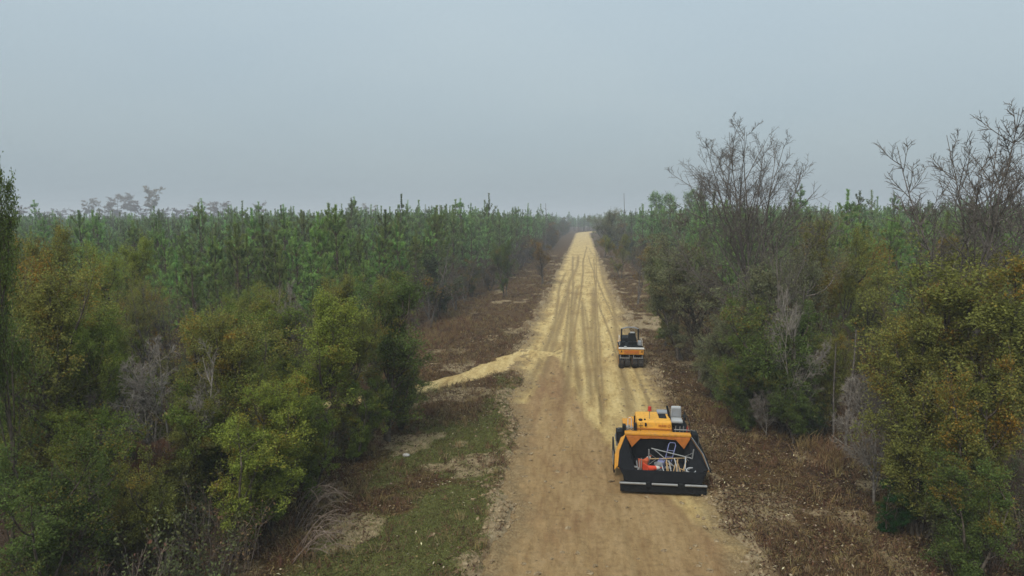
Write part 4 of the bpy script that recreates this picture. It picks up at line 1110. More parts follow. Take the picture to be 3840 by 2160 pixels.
scatter('leaf_litter', 'fallen brown leaves lying on the verges and under the trees', p, r.uniform(0.7, 1.4, len(p)), spin(r, len(p), 0.1), np.where(r.rand(len(p)) < 0.10, 5, r.randint(0, 5, len(p))),
        [litter(431 + k, 9, 0.15, 0.085, 0.045, M['dead_leaf']) for k in range(5)] + [litter(437, 4, 0.16, 0.09, 0.05, M['pale_leaf'])])
# sand clods pushed up along the road edges
def clod(seed):
    rng = np.random.RandomState(seed)
    bm = bmesh.new(); bmesh.ops.create_icosphere(bm, subdivisions=2, radius=0.085)
    for v in bm.verts:
        f = 0.6 + 0.75 * rng.rand()
        v.co = Vector((v.co.x * f * 1.25, v.co.y * f, v.co.z * f * 0.62))
    me = bpy.data.meshes.new('clod'); bm.to_mesh(me); bm.free(); me.materials.append(M['clod']); return me
M['clod'] = bark('clod_sand', (0.15, 0.10, 0.053), (0.34, 0.262, 0.155), 5.0)
def clod_d(x, y):
    e = edge_dist(x, y)
    return np.clip(np.exp(-((e - 0.25) / 0.5) ** 2) * (0.1 + 0.9 * sstep(0.35, 0.6, fbm(x * 0.5, y * 0.5 + 70, 2))), 0, 1) + 0.02 * (np.abs(e) < 2.2) + 0.03 * (e < 0)
p, r = points(60000, -6.5, 6.6, 13, 110, clod_d, 5, 1.3)
p[:, 2] = np.maximum(p[:, 2], road_z(p[:, 0], p[:, 1])) + 0.005
scatter('sand_clods', 'broken clods of sand along both road edges', p, r.uniform(0.1, 1.0, len(p)) ** 2.6 + 0.12, spin(r, len(p), 0.3), r.randint(0, 4, len(p)), [clod(441 + k) for k in range(4)])
# brush along the pine edges and under the trees
BR = [stalks(451, 14, 1.8, 0.3, M['twig'], M['brown_leaf'], 2), stalks(452, 14, 2.2, 0.35, M['twig'], M['brown_leaf'], 3), stalks(453, 12, 1.6, 0.3, M['grey_bark'], M['scrub_leaf'], 9), stalks(454, 12, 2.4, 0.35, M['grey_bark'], M['scrub_leaf'], 12)]
def brush_d(x, y):
    lft = np.interp(y, [14, 24, 30, 40, 50, 75, 110, 420], [-8.9, -9.4, -9.0, -9.4, -13.2, -14.2, -12, -9.8])
    rgt = np.interp(y, [14, 20, 32, 45, 75, 110, 420], [10.6, 10.2, 8.2, 9.8, 11.2, 9.8, 8.3])
    inside = np.maximum(lft - x, x - rgt)
    return sstep(-0.4, 0.8, inside) * (0.35 + 0.65 * sstep(7, 2, inside)) * sstep(0.5, 1.2, track_dist(x, y))
p, r = points(9000, -60, 45, 14, 330, brush_d, 6, 1.6)
la, de = cam_coords(p[:, 0], p[:, 1]); k = np.abs(la) < de * 0.78 + 1.5; p = p[k]
gapm = (np.abs(p[:, 0] - 11.2) < 1.6) & (np.abs(p[:, 1] - 25) < 4.5)
p = p[~gapm]
ix = np.where(p[:, 1] < 42, np.where(r.rand(len(p)) < 0.45, r.randint(0, 2, len(p)), r.randint(2, 4, len(p))), np.where(r.rand(len(p)) < 0.75, r.randint(0, 2, len(p)), r.randint(2, 4, len(p))))
scatter('undergrowth', 'twiggy brown and green brush along the woods edges and under the pines', p, r.uniform(0.45, 1.15, len(p)), spin(r, len(p)), ix, BR)
# rusty broomsedge patches
spots = [(*at(2745, 38), 0.8), (*at(2700, 33), 0.6), (*at(1580, 34.0), 0.5), (*at(1690, 62), 2.4), (*at(1600, 55), 2.0), (*at(480, 20.5), 0.9), (*at(2600, 60), 1.5), (*at(3150, 27.5), 0.9)]
pp = []
r = np.random.RandomState(9)
for (x, y, s) in spots:
    n = int(70 * s)
    pp.append(np.stack([x + r.normal(0, 0.55 * s, n), y + r.normal(0, 0.9 * s, n)], -1))
pp = np.concatenate(pp); pp = np.concatenate([pp, ground_z(pp[:, 0], pp[:, 1])[:, None]], 1)
pp = pp[edge_dist(pp[:, 0], pp[:, 1]) > 0.8]
scatter('broomsedge', 'tall rust-coloured bunch grass in patches at the woods edges', pp, r.uniform(0.6, 1.3, len(pp)), spin(r, len(pp), 0.08), r.randint(0, 2, len(pp)),
        [tuft(461 + k, 22, 0.7, 0.09, 0.016, M['rust_grass'], 0.3) for k in range(2)])

# pale rock on the verge
bm = bmesh.new(); bmesh.ops.create_icosphere(bm, subdivisions=3, radius=0.13)
rr = np.random.RandomState(3)
for v in bm.verts:
    f = 0.86 + 0.22 * float(vnoise(v.co.x * 9 + 5, v.co.y * 9 + v.co.z * 7))
    v.co = Vector((v.co.x * f * 1.25, v.co.y * f, max(v.co.z, -0.08) * f * 0.65))
me = bpy.data.meshes.new('rock'); bm.to_mesh(me); bm.free()
M['rock'] = bark('pale_rock', (0.26, 0.24, 0.21), (0.46, 0.44, 0.40), 14)
me.materials.append(M['rock'])
x, y = at(1510, 27.9); o = link('rock', me); o.location = (x, y, float(ground_z(np.array([x]), np.array([y]))[0]) + 0.05)
prop(o, 'single pale rock lying at the edge of the left grass', 'rock')

# ------------------------------------------------------------------ machines
M['yellow'] = paint('machine_yellow', (0.55, 0.235, 0.012), 0.5, dirt=0.62, scale=9)
M['yellow_top'] = paint('machine_yellow_top', (0.68, 0.335, 0.03), 0.45, dirt=0.5, scale=8)
M['orange'] = paint('worn_orange', (0.42, 0.125, 0.010), 0.5, dirt=0.45, dirt_col=(0.06, 0.04, 0.03))
M['black'] = paint('black_steel', (0.007, 0.008, 0.009), 0.6, dirt=0.25, dirt_col=(0.04, 0.036, 0.03), spec=0.25)
M['tar'] = paint('tarred_steel', (0.005, 0.0055, 0.007), 0.65, dirt=0.25, dirt_col=(0.02, 0.018, 0.016), scale=4, spec=0.2)
M['steel'] = paint('worn_steel', (0.26, 0.26, 0.25), 0.45, metal=0.5, dirt=0.6, dirt_col=(0.2, 0.18, 0.16))
M['pale'] = paint('pale_plastic', (0.36, 0.37, 0.37), 0.5, dirt=0.25)
M['grey'] = paint('grey_vinyl', (0.24, 0.25, 0.26), 0.5, dirt=0.2)
M['white'] = paint('white_paint', (0.55, 0.52, 0.47), 0.45, dirt=0.35)
M['red'] = paint('red_plastic', (0.45, 0.03, 0.015), 0.35, dirt=0.08)
M['cone'] = paint('cone_orange', (0.60, 0.055, 0.015), 0.45, dirt=0.15)
M['cone_b'] = paint('cone_faded', (0.45, 0.085, 0.025), 0.5, dirt=0.3)
M['rubber'] = paint('tyre_rubber', (0.018, 0.017, 0.017), 0.75, dirt=0.6, dirt_col=(0.14, 0.11, 0.075))
M['wood'] = paint('raw_wood', (0.38, 0.25, 0.12), 0.7, dirt=0.4)
M['blue'] = paint('blue_grey_tube', (0.16, 0.17, 0.30), 0.4, metal=0.3, dirt=0.2)
M['hose'] = paint('hose_grey', (0.10, 0.10, 0.10), 0.6)

def from_bm(name, bm, mat, parent=None, smooth=False):
    bmesh.ops.recalc_face_normals(bm, faces=bm.faces)
    if smooth:
        for f in bm.faces: f.smooth = True
    me = bpy.data.meshes.new(name); bm.to_mesh(me); bm.free()
    me.materials.append(mat)
    return link(name, me, parent)

def bx(name, x0, x1, y0, y1, z0, z1, mat, parent, bev=0.02, taper=None):
    bm = bmesh.new(); bmesh.ops.create_cube(bm, size=1.0)
    for v in bm.verts:
        v.co = Vector(((x0 + x1) / 2 + v.co.x * (x1 - x0), (y0 + y1) / 2 + v.co.y * (y1 - y0), (z0 + z1) / 2 + v.co.z * (z1 - z0)))
        if taper and v.co.z > (z0 + z1) / 2:
            v.co.x = (x0 + x1) / 2 + (v.co.x - (x0 + x1) / 2) * taper[0]
            v.co.y = (y0 + y1) / 2 + (v.co.y - (y0 + y1) / 2) * taper[1]
    if bev:
        bmesh.ops.bevel(bm, geom=bm.edges[:], offset=bev, segments=2, affect='EDGES', profile=0.5)
    return from_bm(name, bm, mat, parent)

def pipe(name, pts, r, mat, parent, sides=8, r1=None):
    pl = np.array([pts], dtype=float); n = pl.shape[1]
    v, q = tubes(pl, np.array([r]), np.array([r if r1 is None else r1]), sides)
    bm = bmesh.new()
    vs_ = [bm.verts.new(c) for c in v]
    for f in q: bm.faces.new([vs_[k] for k in f])
    bm.faces.new(vs_[:sides][::-1]); bm.faces.new(vs_[-sides:])
    return from_bm(name, bm, mat, parent)

def slab(name, poly, thick, mat, parent, bev=0.008):
    """flat polygon given by 3-D corners, thickened along its normal"""
    bm = bmesh.new()
    a = [Vector(p) for p in poly]
    nrm = (a[1] - a[0]).cross(a[2] - a[0]).normalized()
    lo = [bm.verts.new(p - nrm * thick / 2) for p in a]; hi = [bm.verts.new(p + nrm * thick / 2) for p in a]
    bm.faces.new(lo[::-1]); bm.faces.new(hi)
    for k in range(len(a)):
        j = (k + 1) % len(a); bm.faces.new((lo[k], lo[j], hi[j], hi[k]))
    if bev: bmesh.ops.bevel(bm, geom=bm.edges[:], offset=bev, segments=1, affect='EDGES')
    return from_bm(name, bm, mat, parent)

def lathe(name, prof, axis_p, mat, parent, seg=24, axis='X'):
    """prof: (radius, along) pairs turned about an axis through axis_p"""
    bm = bmesh.new(); rings = []
    for (r_, t) in prof:
        ring = []
        for k in range(seg):
            a = 2 * math.pi * k / seg
            c, s = r_ * math.cos(a), r_ * math.sin(a)
            co = (axis_p[0] + t, axis_p[1] + c, axis_p[2] + s) if axis == 'X' else (axis_p[0] + c, axis_p[1] + s, axis_p[2] + t)
            ring.append(bm.verts.new(co))
        rings.append(ring)
    for a, b in zip(rings[:-1], rings[1:]):
        for k in range(seg):
            j = (k + 1) % seg; bm.faces.new((a[k], a[j], b[j], b[k]))
    bm.faces.new(rings[0][::-1]); bm.faces.new(rings[-1])
    return from_bm(name, bm, mat, parent, smooth=False)

def empty(name, x, y, z, rz, label, cat, group=None):
    o = link(name, None); o.location = (x, y, z); o.rotation_euler = (0, 0, rz)
    return prop(o, label, cat, group)

# ---- asphalt paver, hopper towards the camera
pv = empty('asphalt_paver', 2.96, 24.35, 0.0, R(-1.0), 'yellow and black asphalt paver parked on the sand road with its hopper open', 'paver')
bx('push_bar', -1.52, 1.52, -0.05, 0.22, 0.12, 0.44, M['black'], pv, 0.03)
for a, b in ((-1.56, -0.62), (-0.42, 0.50), (0.74, 1.52)):
    lathe('push_roller', [(0.02, a), (0.042, a + 0.01), (0.042, b - 0.01), (0.02, b)], (0, -0.10, 0.47), M['steel'], pv, 14)
bx('push_bar_bracket', -0.60, -0.46, -0.12, 0.1, 0.34, 0.52, M['black'], pv, 0.015)
bx('push_bar_bracket', 0.54, 0.70, -0.12, 0.1, 0.34, 0.52, M['black'], pv, 0.015)
slab('front_apron', [(-1.34, 0.02, 0.50), (1.34, 0.02, 0.50), (1.52, 0.16, 0.88), (-1.52, 0.16, 0.88)], 0.035, M['tar'], pv)
slab('hopper_floor', [(-0.9, 0.15, 0.52), (0.9, 0.15, 0.52), (0.9, 2.35, 0.56), (-0.9, 2.35, 0.56)], 0.04, M['tar'], pv)
for k in range(9):
    bx('conveyor_bar', -0.62, 0.62, 0.45 + k * 0.21, 0.49 + k * 0.21, 0.555, 0.60, M['black'], pv, 0.006)
for s, nm in ((-1, 'left'), (1, 'right')):
    w = slab('hopper_wing', [(s * 0.92, 0.22, 0.55), (s * 1.60, 0.30, 0.93), (s * 1.52, 1.25, 1.16), (s * 1.24, 2.42, 1.42), (s * 0.92, 2.38, 0.56)], 0.04, M['tar'], pv)
    slab('wing_skin', [(s * 0.99, 0.30, 0.52), (s * 1.66, 0.32, 0.90), (s * 1.58, 1.26, 1.13), (s * 1.31, 2.44, 1.40), (s * 1.0, 2.40, 0.53)], 0.03, M['yellow'], w)
    slab('wing_flange', [(s * 1.605, 0.30, 0.955), (s * 1.53, 1.25, 1.185), (s * 1.25, 2.40, 1.445), (s * 1.43, 2.40, 1.33), (s * 1.70, 1.25, 1.03), (s * 1.73, 0.30, 0.80)], 0.02, M['yellow'] if s < 0 else M['tar'], w, 0)
    pipe('wing_lip', [(s * 1.63, 0.29, 0.93), (s * 1.56, 1.25, 1.165), (s * 1.29, 2.42, 1.425)], 0.022, M['yellow'] if s < 0 else M['steel'], w, 6)
    slab('wing_gusset', [(s * 1.0, 2.33, 0.98), (s * 1.24, 2.36, 1.40), (s * 0.62, 2.34, 1.40)], 0.03, M['orange'], pv)
    slab('wing_front_edge', [(s * 0.95, 0.17, 0.52), (s * 1.34, 0.17, 0.52), (s * 1.60, 0.24, 0.95)], 0.025, M['tar'], w)
slab('hopper_bulkhead', [(-1.22, 2.46, 0.50), (1.22, 2.46, 0.50), (1.22, 2.46, 1.36), (-1.22, 2.46, 1.36)], 0.05, M['tar'], pv)
arch = [(-1.26, 2.42, 1.42)] + [(-1.26 + 2.52 * t, 2.42, 1.24 + 0.10 * math.sin(math.pi * t)) for t in np.linspace(0, 1, 9)] + [(1.26, 2.42, 1.42)]
slab('bulkhead_cap', arch, 0.06, M['orange'], pv, 0.004)
bx('bulkhead_beam', -1.28, 1.28, 2.40, 2.72, 1.43, 1.53, M['yellow'], pv, 0.025)
bx('tractor_body', -1.02, 1.02, 2.52, 5.1, 0.38, 1.42, M['yellow'], pv, 0.04)
hood = bx('engine_hood', -0.82, 0.60, 2.86, 4.35, 1.40, 1.88, M['yellow_top'], pv, 0.06, (0.96, 0.94))
bx('hood_trim', -0.80, 0.58, 2.835, 2.865, 1.56, 1.60, M['orange'], hood, 0.006)
bx('hood_trim', -0.80, 0.58, 2.835, 2.865, 1.46, 1.48, M['orange'], hood, 0.006)
bx('hood_seam', -0.642, -0.630, 2.84, 2.88, 1.44, 1.80, M['black'], hood, 0)
bx('hood_vent', 0.12, 0.42, 3.35, 3.95, 1.875, 1.905, M['black'], hood, 0.008)
lathe('headlamp', [(0.02, 0), (0.07, 0.004), (0.07, 0.06), (0.04, 0.08)], (-0.48, 2.86, 1.75), M['black'], hood, 14)
lathe('headlamp', [(0.02, 0), (0.055, 0.004), (0.055, 0.05), (0.03, 0.07)], (-0.50, 3.05, 1.88), M['black'], hood, 14)
lathe('filler_cap', [(0.08, 0), (0.08, 0.05), (0.05, 0.07)], (-0.64, 3.0, 1.87), M['black'], hood, 14, 'Z')
pipe('hood_handle', [(-0.70, 2.83, 1.70), (-0.70, 2.78, 1.72), (-0.56, 2.78, 1.72), (-0.56, 2.83, 1.70)], 0.014, M['black'], hood, 6)
# dark badge on the hood front: a run of small blocks and a ring
for k in range(5):
    bx('badge_mark', 0.06 + k * 0.065, 0.105 + k * 0.065, 2.848, 2.868, 1.69, 1.755, M['orange'], hood, 0)
ring_pts = [(0.47 + 0.05 * math.cos(a), 2.852, 1.72 + 0.05 * math.sin(a)) for a in np.linspace(0, 2 * math.pi, 15)]
pipe('badge_ring', ring_pts, 0.012, M['orange'], hood, 5)
# left deck with levers and handle
bx('side_deck', -1.30, -0.86, 2.74, 4.6, 1.40, 1.47, M['yellow'], pv, 0.02)
bx('side_deck', 0.64, 1.30, 2.74, 4.6, 1.40, 1.46, M['black'], pv, 0.02)
pipe('grab_handle', [(-1.14, 2.95, 1.47), (-1.14, 2.95, 1.92), (-1.11, 2.95, 1.98), (-1.03, 2.95, 1.98), (-1.00, 2.95, 1.92), (-1.00, 2.95, 1.47)], 0.018, M['white'], pv, 8)
pipe('grab_rail', [(-1.28, 2.8, 1.62), (-0.86, 2.8, 1.62)], 0.018, M['steel'], pv, 8)
bx('lever_box', -1.36, -1.22, 2.7, 2.95, 1.40, 1.74, M['black'], pv, 0.02)
bx('lever_box', -0.92, -0.80, 2.72, 2.9, 1.47, 1.82, M['black'], pv, 0.02)
pipe('exhaust_stack', [(-0.87, 3.1, 1.46), (-0.87, 3.1, 2.02)], 0.03, M['black'], pv, 10)
pipe('hydraulic_hose', [(-1.22, 2.74, 1.54), (-1.05, 2.70, 1.60), (-0.92, 2.74, 1.52)], 0.022, M['hose'], pv, 6)
for k in range(3):
    bx('valve_block', -1.20 + k * 0.1, -1.14 + k * 0.1, 3.05, 3.3, 1.47, 1.56 + 0.03 * (k % 2), M['steel'], pv, 0.008)
# beacon
bc = pipe('beacon_pole', [(-0.27, 3.25, 1.85), (-0.27, 3.25, 2.20)], 0.014, M['steel'], pv, 6)
lathe('beacon_lamp', [(0.05, 0), (0.085, 0.02), (0.085, 0.04), (0.072, 0.045), (0.066, 0.18), (0.03, 0.2)], (-0.27, 3.25, 2.19), M['red'], bc, 14, 'Z')
# operator seat and controls
seat = bx('seat_cushion', 0.60, 1.10, 3.55, 4.02, 1.62, 1.76, M['pale'], pv, 0.05)
bx('seat_base', 0.70, 1.0, 3.6, 3.95, 1.46, 1.62, M['black'], seat, 0.02)
sb = bx('backrest', 0.64, 1.08, 3.96, 4.10, 1.74, 2.22, M['pale'], pv, 0.05, (0.92, 1))
bx('backrest_pad', 0.69, 1.03, 3.938, 3.965, 1.80, 2.15, M['grey'], sb, 0.012)
bx('armrest', 0.52, 0.60, 3.5, 3.95, 1.78, 1.90, M['black'], pv, 0.02)
bx('armrest', 1.12, 1.20, 3.5, 3.95, 1.78, 1.92, M['black'], pv, 0.02)
pipe('console_post', [(0.55, 3.70, 1.46), (0.54, 3.72, 1.95), (0.46, 3.74, 2.30)], 0.045, M['black'], pv, 8)
bx('control_console', 0.10, 0.56, 3.98, 4.4, 1.86, 1.96, M['grey'], pv, 0.02)
for x_, y_ in ((0.72, 2.86), (0.88, 2.82), (1.02, 2.86), (1.16, 2.82), (1.26, 2.9)):
    pipe('control_rod', [(x_, y_, 1.45), (x_ + 0.01, y_, 1.74)], 0.016, M['steel'] if x_ < 1.1 else M['red'], pv, 6)
pipe('guard_rail', [(1.26, 2.8, 1.45), (1.26, 2.8, 1.86), (1.26, 4.5, 1.86), (1.26, 4.5, 1.45)], 0.02, M['black'], pv, 6)
pipe('guard_rail', [(0.66, 2.8, 1.60), (1.26, 2.8, 1.60)], 0.018, M['steel'], pv, 6)
# crawler tracks
for s in (-1, 1):
    prof = []
    for t in np.linspace(math.pi / 2, 3 * math.pi / 2, 9): prof.append((1.35 + 0.34 * math.cos(t), 0.34 + 0.34 * math.sin(t)))
    for t in np.linspace(-math.pi / 2, math.pi / 2, 9): prof.append((4.55 + 0.34 * math.cos(t), 0.34 + 0.34 * math.sin(t)))
    tk = slab('crawler_track', [(s * 1.20, a, b + 0.01) for a, b in prof], 0.30, M['rubber'], pv, 0.02)
    bx('track_frame', s * 1.20 - 0.17, s * 1.20 + 0.17, 1.3, 4.6, 0.22, 0.5, M['black'], tk, 0.02)
    for k in range(16):
        bx('track_shoe', s * 1.20 - 0.165, s * 1.20 + 0.165, 1.25 + k * 0.21, 1.33 + k * 0.21, 0.685, 0.72, M['black'], tk, 0)
    bx('side_panel', s * 1.37 - 0.02, s * 1.37 + 0.02, 1.3, 2.3, 0.78, 1.04, M['white'] if s < 0 else M['yellow'], pv, 0.01)
    bx('end_plate', s * 1.70 - 0.03, s * 1.70 + 0.03, 1.5, 3.6, 0.22, 0.98, M['black'], pv, 0.02)
    bx('end_plate_decal', s * 1.735 - 0.004, s * 1.735 + 0.004, 1.7, 2.3, 0.45, 0.85, M['white'], pv, 0)
    pipe('side_hose', [(s * 1.56, 2.7, 0.9), (s * 1.62, 2.9, 1.25), (s * 1.5, 3.2, 1.45), (s * 1.32, 3.4, 1.40)], 0.035, M['hose'], pv, 6)
    bx('side_box', s * 1.48 - 0.12, s * 1.48 + 0.12, 2.75, 3.3, 0.95, 1.45, M['black'], pv, 0.03)
    pipe('step_bracket', [(s * 1.40, 2.5, 0.3), (s * 1.42, 2.5, 1.4)], 0.03, M['black'], pv, 6)
    pipe('tow_arm', [(s * 1.36, 2.3, 0.45), (s * 1.38, 5.6, 0.55)], 0.06, M['black'], pv, 6)
bx('rear_platform', -1.25, 1.25, 4.6, 5.5, 1.0, 1.10, M['black'], pv, 0.02)
bx('screed', -1.42, 1.42, 5.5, 6.3, 0.06, 0.55, M['black'], pv, 0.04)
bx('screed_walkway', -1.40, 1.40, 6.3, 6.7, 0.30, 0.36, M['steel'], pv, 0.01)

# crusted asphalt left on the hopper floor
res_n = 26
rgx, rgy = np.meshgrid(np.linspace(-1, 1, res_n), np.linspace(0, 1, res_n))
rz_ = 0.575 + 0.16 * (fbm(rgx * 3.1 + 3, rgy * 4 + 1, 4) - 0.15) * (1 - np.abs(rgx) ** 4) * np.sin(np.pi * np.clip(rgy * 1.1, 0, 1)) + 0.02 * (fbm(rgx * 14, rgy * 14, 2) - 0.5)
ri = np.arange(res_n * res_n).reshape(res_n, res_n)
link('asphalt_residue', mesh_np('asphalt_residue', np.stack([(rgx * 0.88).ravel(), (0.25 + rgy * 2.05).ravel(), rz_.ravel()], -1),
     quads=np.stack([ri[:-1, :-1], ri[:-1, 1:], ri[1:, 1:], ri[1:, :-1]], -1).reshape(-1, 4), mats=[M['tar']]), pv)
# ---- things lying in the hopper
def local(x, y, z):
    return pv.matrix_basis @ Vector((x, y, z))
def cone(x, y, z, rx, rz, mat, label):
    o = link('traffic_cone', None); o.location = local(x, y, z); o.rotation_euler = (rx, 0, rz)
    prop(o, label, 'traffic cone')
    lathe('cone_body', [(0.15, 0.03), (0.135, 0.05), (0.09, 0.36), (0.03, 0.70), (0.022, 0.71)], (0, 0, 0), mat, o, 20, 'Z')
    lathe('reflective_band', [(0.083, 0.44), (0.085, 0.445), (0.064, 0.58), (0.06, 0.585)], (0, 0, 0), M['white'], o, 20, 'Z')
    bx('cone_base', -0.19, 0.19, -0.19, 0.19, 0.0, 0.035, mat, o, 0.012)
cone(-0.62, 0.52, 0.78, R(90), R(112), M['cone'], 'bright red-orange traffic cone lying with its tip to the right in the hopper')
cone(-0.66, 1.02, 0.78, R(80), R(150), M['cone_b'], 'faded orange traffic cone lying behind the bright one in the hopper')
def tool(name, label, a, b, r, mat, head=None, cat='tool'):
    A, B_ = local(*a), local(*b)
    o = link(name, None); o.location = A
    d = (B_ - A); L = d.length
    o.rotation_euler = d.to_track_quat('Z', 'X').to_euler()
    prop(o, label, cat)
    pipe('handle', [(0, 0, 0), (0, 0, L)], r, mat, o, 8)
    if head == 'rake':
        bx('rake_head', -0.36, 0.36, -0.02, 0.06, L - 0.02, L + 0.02, M['steel'], o, 0.006)
        pipe('brace', [(-0.22, 0.0, L), (0, 0, L - 0.3), (0.22, 0.0, L)], 0.01, M['steel'], o, 6)
    elif head == 'shovel':
        slab('shovel_blade', [(-0.1, 0, L - 0.02), (0.1, 0, L - 0.02), (0.12, 0.02, L + 0.2), (0, 0.03, L + 0.32), (-0.12, 0.02, L + 0.2)], 0.008, M['steel'], o, 0)
        pipe('grip', [(-0.06, 0, 0), (0.06, 0, 0)], 0.018, M['black'], o, 6)
    return o
tool('asphalt_rake', 'long aluminium rake lying across the hopper, longest of the tools', (-0.30, 1.75, 1.16), (1.18, 1.30, 0.98), 0.022, M['steel'], 'rake')
tool('asphalt_rake', 'rake with wooden handle crossing under the aluminium rake', (1.0, 1.55, 0.90), (-0.42, 1.30, 0.90), 0.02, M['wood'], 'rake')
tool('shovel', 'shovel propped at the back of the hopper behind the cones', (-0.20, 2.05, 1.05), (0.55, 1.0, 0.70), 0.02, M['steel'], 'shovel')
tool('shovel', 'shovel lying in the right part of the hopper', (0.86, 0.75, 0.70), (0.20, 1.45, 0.72), 0.02, M['wood'], 'shovel')
# hand cart frame
hc = empty('hand_cart', *local(0.24, 1.35, 0.66), R(-1), 'blue-grey tube frame of a hand cart leaning on the hopper back', 'hand cart')
pipe('cart_frame', [(-0.12, -0.1, 0.0), (0.14, 0.62, 0.62), (0.20, 0.70, 0.66), (0.38, 0.70, 0.64), (0.40, 0.62, 0.58), (0.12, -0.1, 0.0)], 0.018, M['blue'], hc, 8)
pipe('cross_bar', [(-0.02, 0.2, 0.25), (0.22, 0.2, 0.25)], 0.014, M['blue'], hc, 6)
pipe('cross_bar', [(0.06, 0.42, 0.45), (0.32, 0.42, 0.42)], 0.014, M['blue'], hc, 6)
bx('toe_plate', -0.16, 0.16, -0.3, -0.08, -0.02, 0.0, M['steel'], hc, 0.004)
for s in (-0.2, 0.16):
    lathe('cart_wheel', [(0.03, s), (0.1, s + 0.005), (0.1, s + 0.04), (0.03, s + 0.045)], (0, 0.02, 0.05), M['rubber'], hc, 16)
rs = random.Random(4)
places = ('beside the cones', 'in the middle of the hopper', 'leaning at the right of the hopper')
WL = ['wooden stake standing nearest the cones in the hopper', 'second wooden stake right of the cones', 'wooden stake crossing behind the second one', 'wooden stake in the middle of the hopper bundle',
      'pale wooden stake leaning left in the hopper bundle', 'short wooden stake at the front of the hopper bundle', 'wooden stake leaning right in the hopper bundle', 'rightmost wooden stake in the hopper bundle',
      'wooden stake lying flat in front of the bundle', 'dark wooden stake at the back of the bundle']
for k, lb in enumerate(WL):
    x = 0.10 + k * 0.085; yk = 0.45 + rs.uniform(0, 0.45)
    tool('wooden_stake', lb, (x, yk, 0.60), (x + rs.uniform(-0.14, 0.2), yk + rs.uniform(0.1, 0.4), 0.60 + rs.uniform(0.28, 0.5)), 0.020, M['wood'] if k % 3 else M['pale'], cat='stake')
bk = empty('bucket', *local(-0.10, 0.85, 0.58), 0.4, 'grey plastic bucket between the cones and the stakes', 'bucket')
lathe('bucket_body', [(0.12, 0.0), (0.15, 0.30), (0.158, 0.30), (0.158, 0.33), (0.14, 0.33), (0.115, 0.04)], (0, 0, 0), M['grey'], bk, 18, 'Z')
pipe('bucket_handle', [(-0.155, 0, 0.31), (-0.13, -0.12, 0.36), (0, -0.17, 0.38), (0.13, -0.12, 0.36), (0.155, 0, 0.31)], 0.008, M['steel'], bk, 6)
jg = empty('fuel_jug', *local(0.02, 1.12, 0.58), -0.3, 'dark fuel jug behind the grey bucket in the hopper', 'jug')
bx('jug_body', -0.13, 0.13, -0.1, 0.1, 0.0, 0.34, M['blue'], jg, 0.03)
pipe('jug_handle', [(-0.08, 0, 0.34), (-0.07, 0, 0.41), (0.07, 0, 0.41), (0.08, 0, 0.34)], 0.015, M['blue'], jg, 6)
def coil(x, y, z, rad, turns, label, mat, r_):
    pts = [(rad * (1 + 0.06 * math.sin(3 * a)) * math.cos(a), rad * math.sin(a), 0.035 + 0.022 * a / 6.28) for a in np.linspace(0, 6.28 * turns, 22 * turns)]
    o = pipe('hose_coil', pts, r_, mat, None, 6); o.location = local(x, y, z); o.rotation_euler = (R(12), R(-6), 0.3)
    prop(o, label, 'hose')
coil(1.06, 0.66, 0.66, 0.17, 4, 'pale coiled hose at the right front of the hopper', M['pale'], 0.02)
coil(-0.98, 0.66, 0.66, 0.15, 3, 'grey coiled hose at the left front of the hopper', M['steel'], 0.018)
for k, (x, y, l_) in enumerate(((-0.86, 0.75, 'pry bar nearest the left hose coil'), (-0.80, 0.70, 'middle pry bar left of the cones'), (-0.74, 0.82, 'pry bar closest to the cones'))):
    tool('pry_bar', l_ + ' in the hopper', (x, y, 0.60), (x + 0.03 * (k - 1), y + 0.25, 0.92 + 0.04 * k), 0.014, M['steel'])

# ---- pneumatic-tyre roller farther up the road
ro = empty('tyre_roller', 3.25, 45.2, 0.0, R(0.5), 'small yellow pneumatic tyre roller parked on the right of the sand road beyond the paver', 'roller')
for k, xc in enumerate((-0.63, -0.245, 0.245, 0.63)):
    wh = lathe('wheel', [(0.28, -0.16), (0.40, -0.175), (0.45, -0.14), (0.455, 0.0), (0.45, 0.14), (0.40, 0.175), (0.28, 0.16)], (xc, 0.45, 0.455), M['rubber'], ro, 28)
    lathe('rim', [(0.05, -0.17), (0.27, -0.165), (0.27, 0.165), (0.05, 0.17)], (xc, 0.45, 0.455), M['yellow'], wh, 16)
for xc in (-0.44, 0.0, 0.44):
    wh = lathe('wheel', [(0.28, -0.16), (0.40, -0.175), (0.45, -0.14), (0.455, 0.0), (0.45, 0.14), (0.40, 0.175), (0.28, 0.16)], (xc, 3.1, 0.455), M['rubber'], ro, 28)
    lathe('rim', [(0.05, -0.17), (0.27, -0.165), (0.27, 0.165), (0.05, 0.17)], (xc, 3.1, 0.455), M['yellow'], wh, 16)
bx('axle_beam', -0.78, 0.78, 0.36, 0.54, 0.78, 0.96, M['black'], ro, 0.02)
for s in (-1, 1):
    bx('wheel_scraper', s * 0.44 - 0.32, s * 0.44 + 0.32, -0.06, -0.01, 0.72, 0.77, M['steel'], ro, 0.006)
    pipe('scraper_arm', [(s * 0.70, -0.03, 0.75), (s * 0.70, 0.05, 1.0)], 0.02, M['steel'], ro, 6)
    pipe('scraper_arm', [(s * 0.14, -0.03, 0.75), (s * 0.14, 0.05, 1.0)], 0.02, M['steel'], ro, 6)
bd = bx('front_body', -0.80, 0.80, -0.02, 1.0, 0.96, 1.32, M['yellow'], ro, 0.04)
bx('body_panel', -0.48, 0.48, -0.035, -0.012, 1.03, 1.25, M['orange'], bd, 0.006)
lathe('work_lamp', [(0.02, 0), (0.06, 0.005), (0.06, 0.05), (0.03, 0.06)], (-0.68, -0.02, 1.18), M['black'], bd, 12)
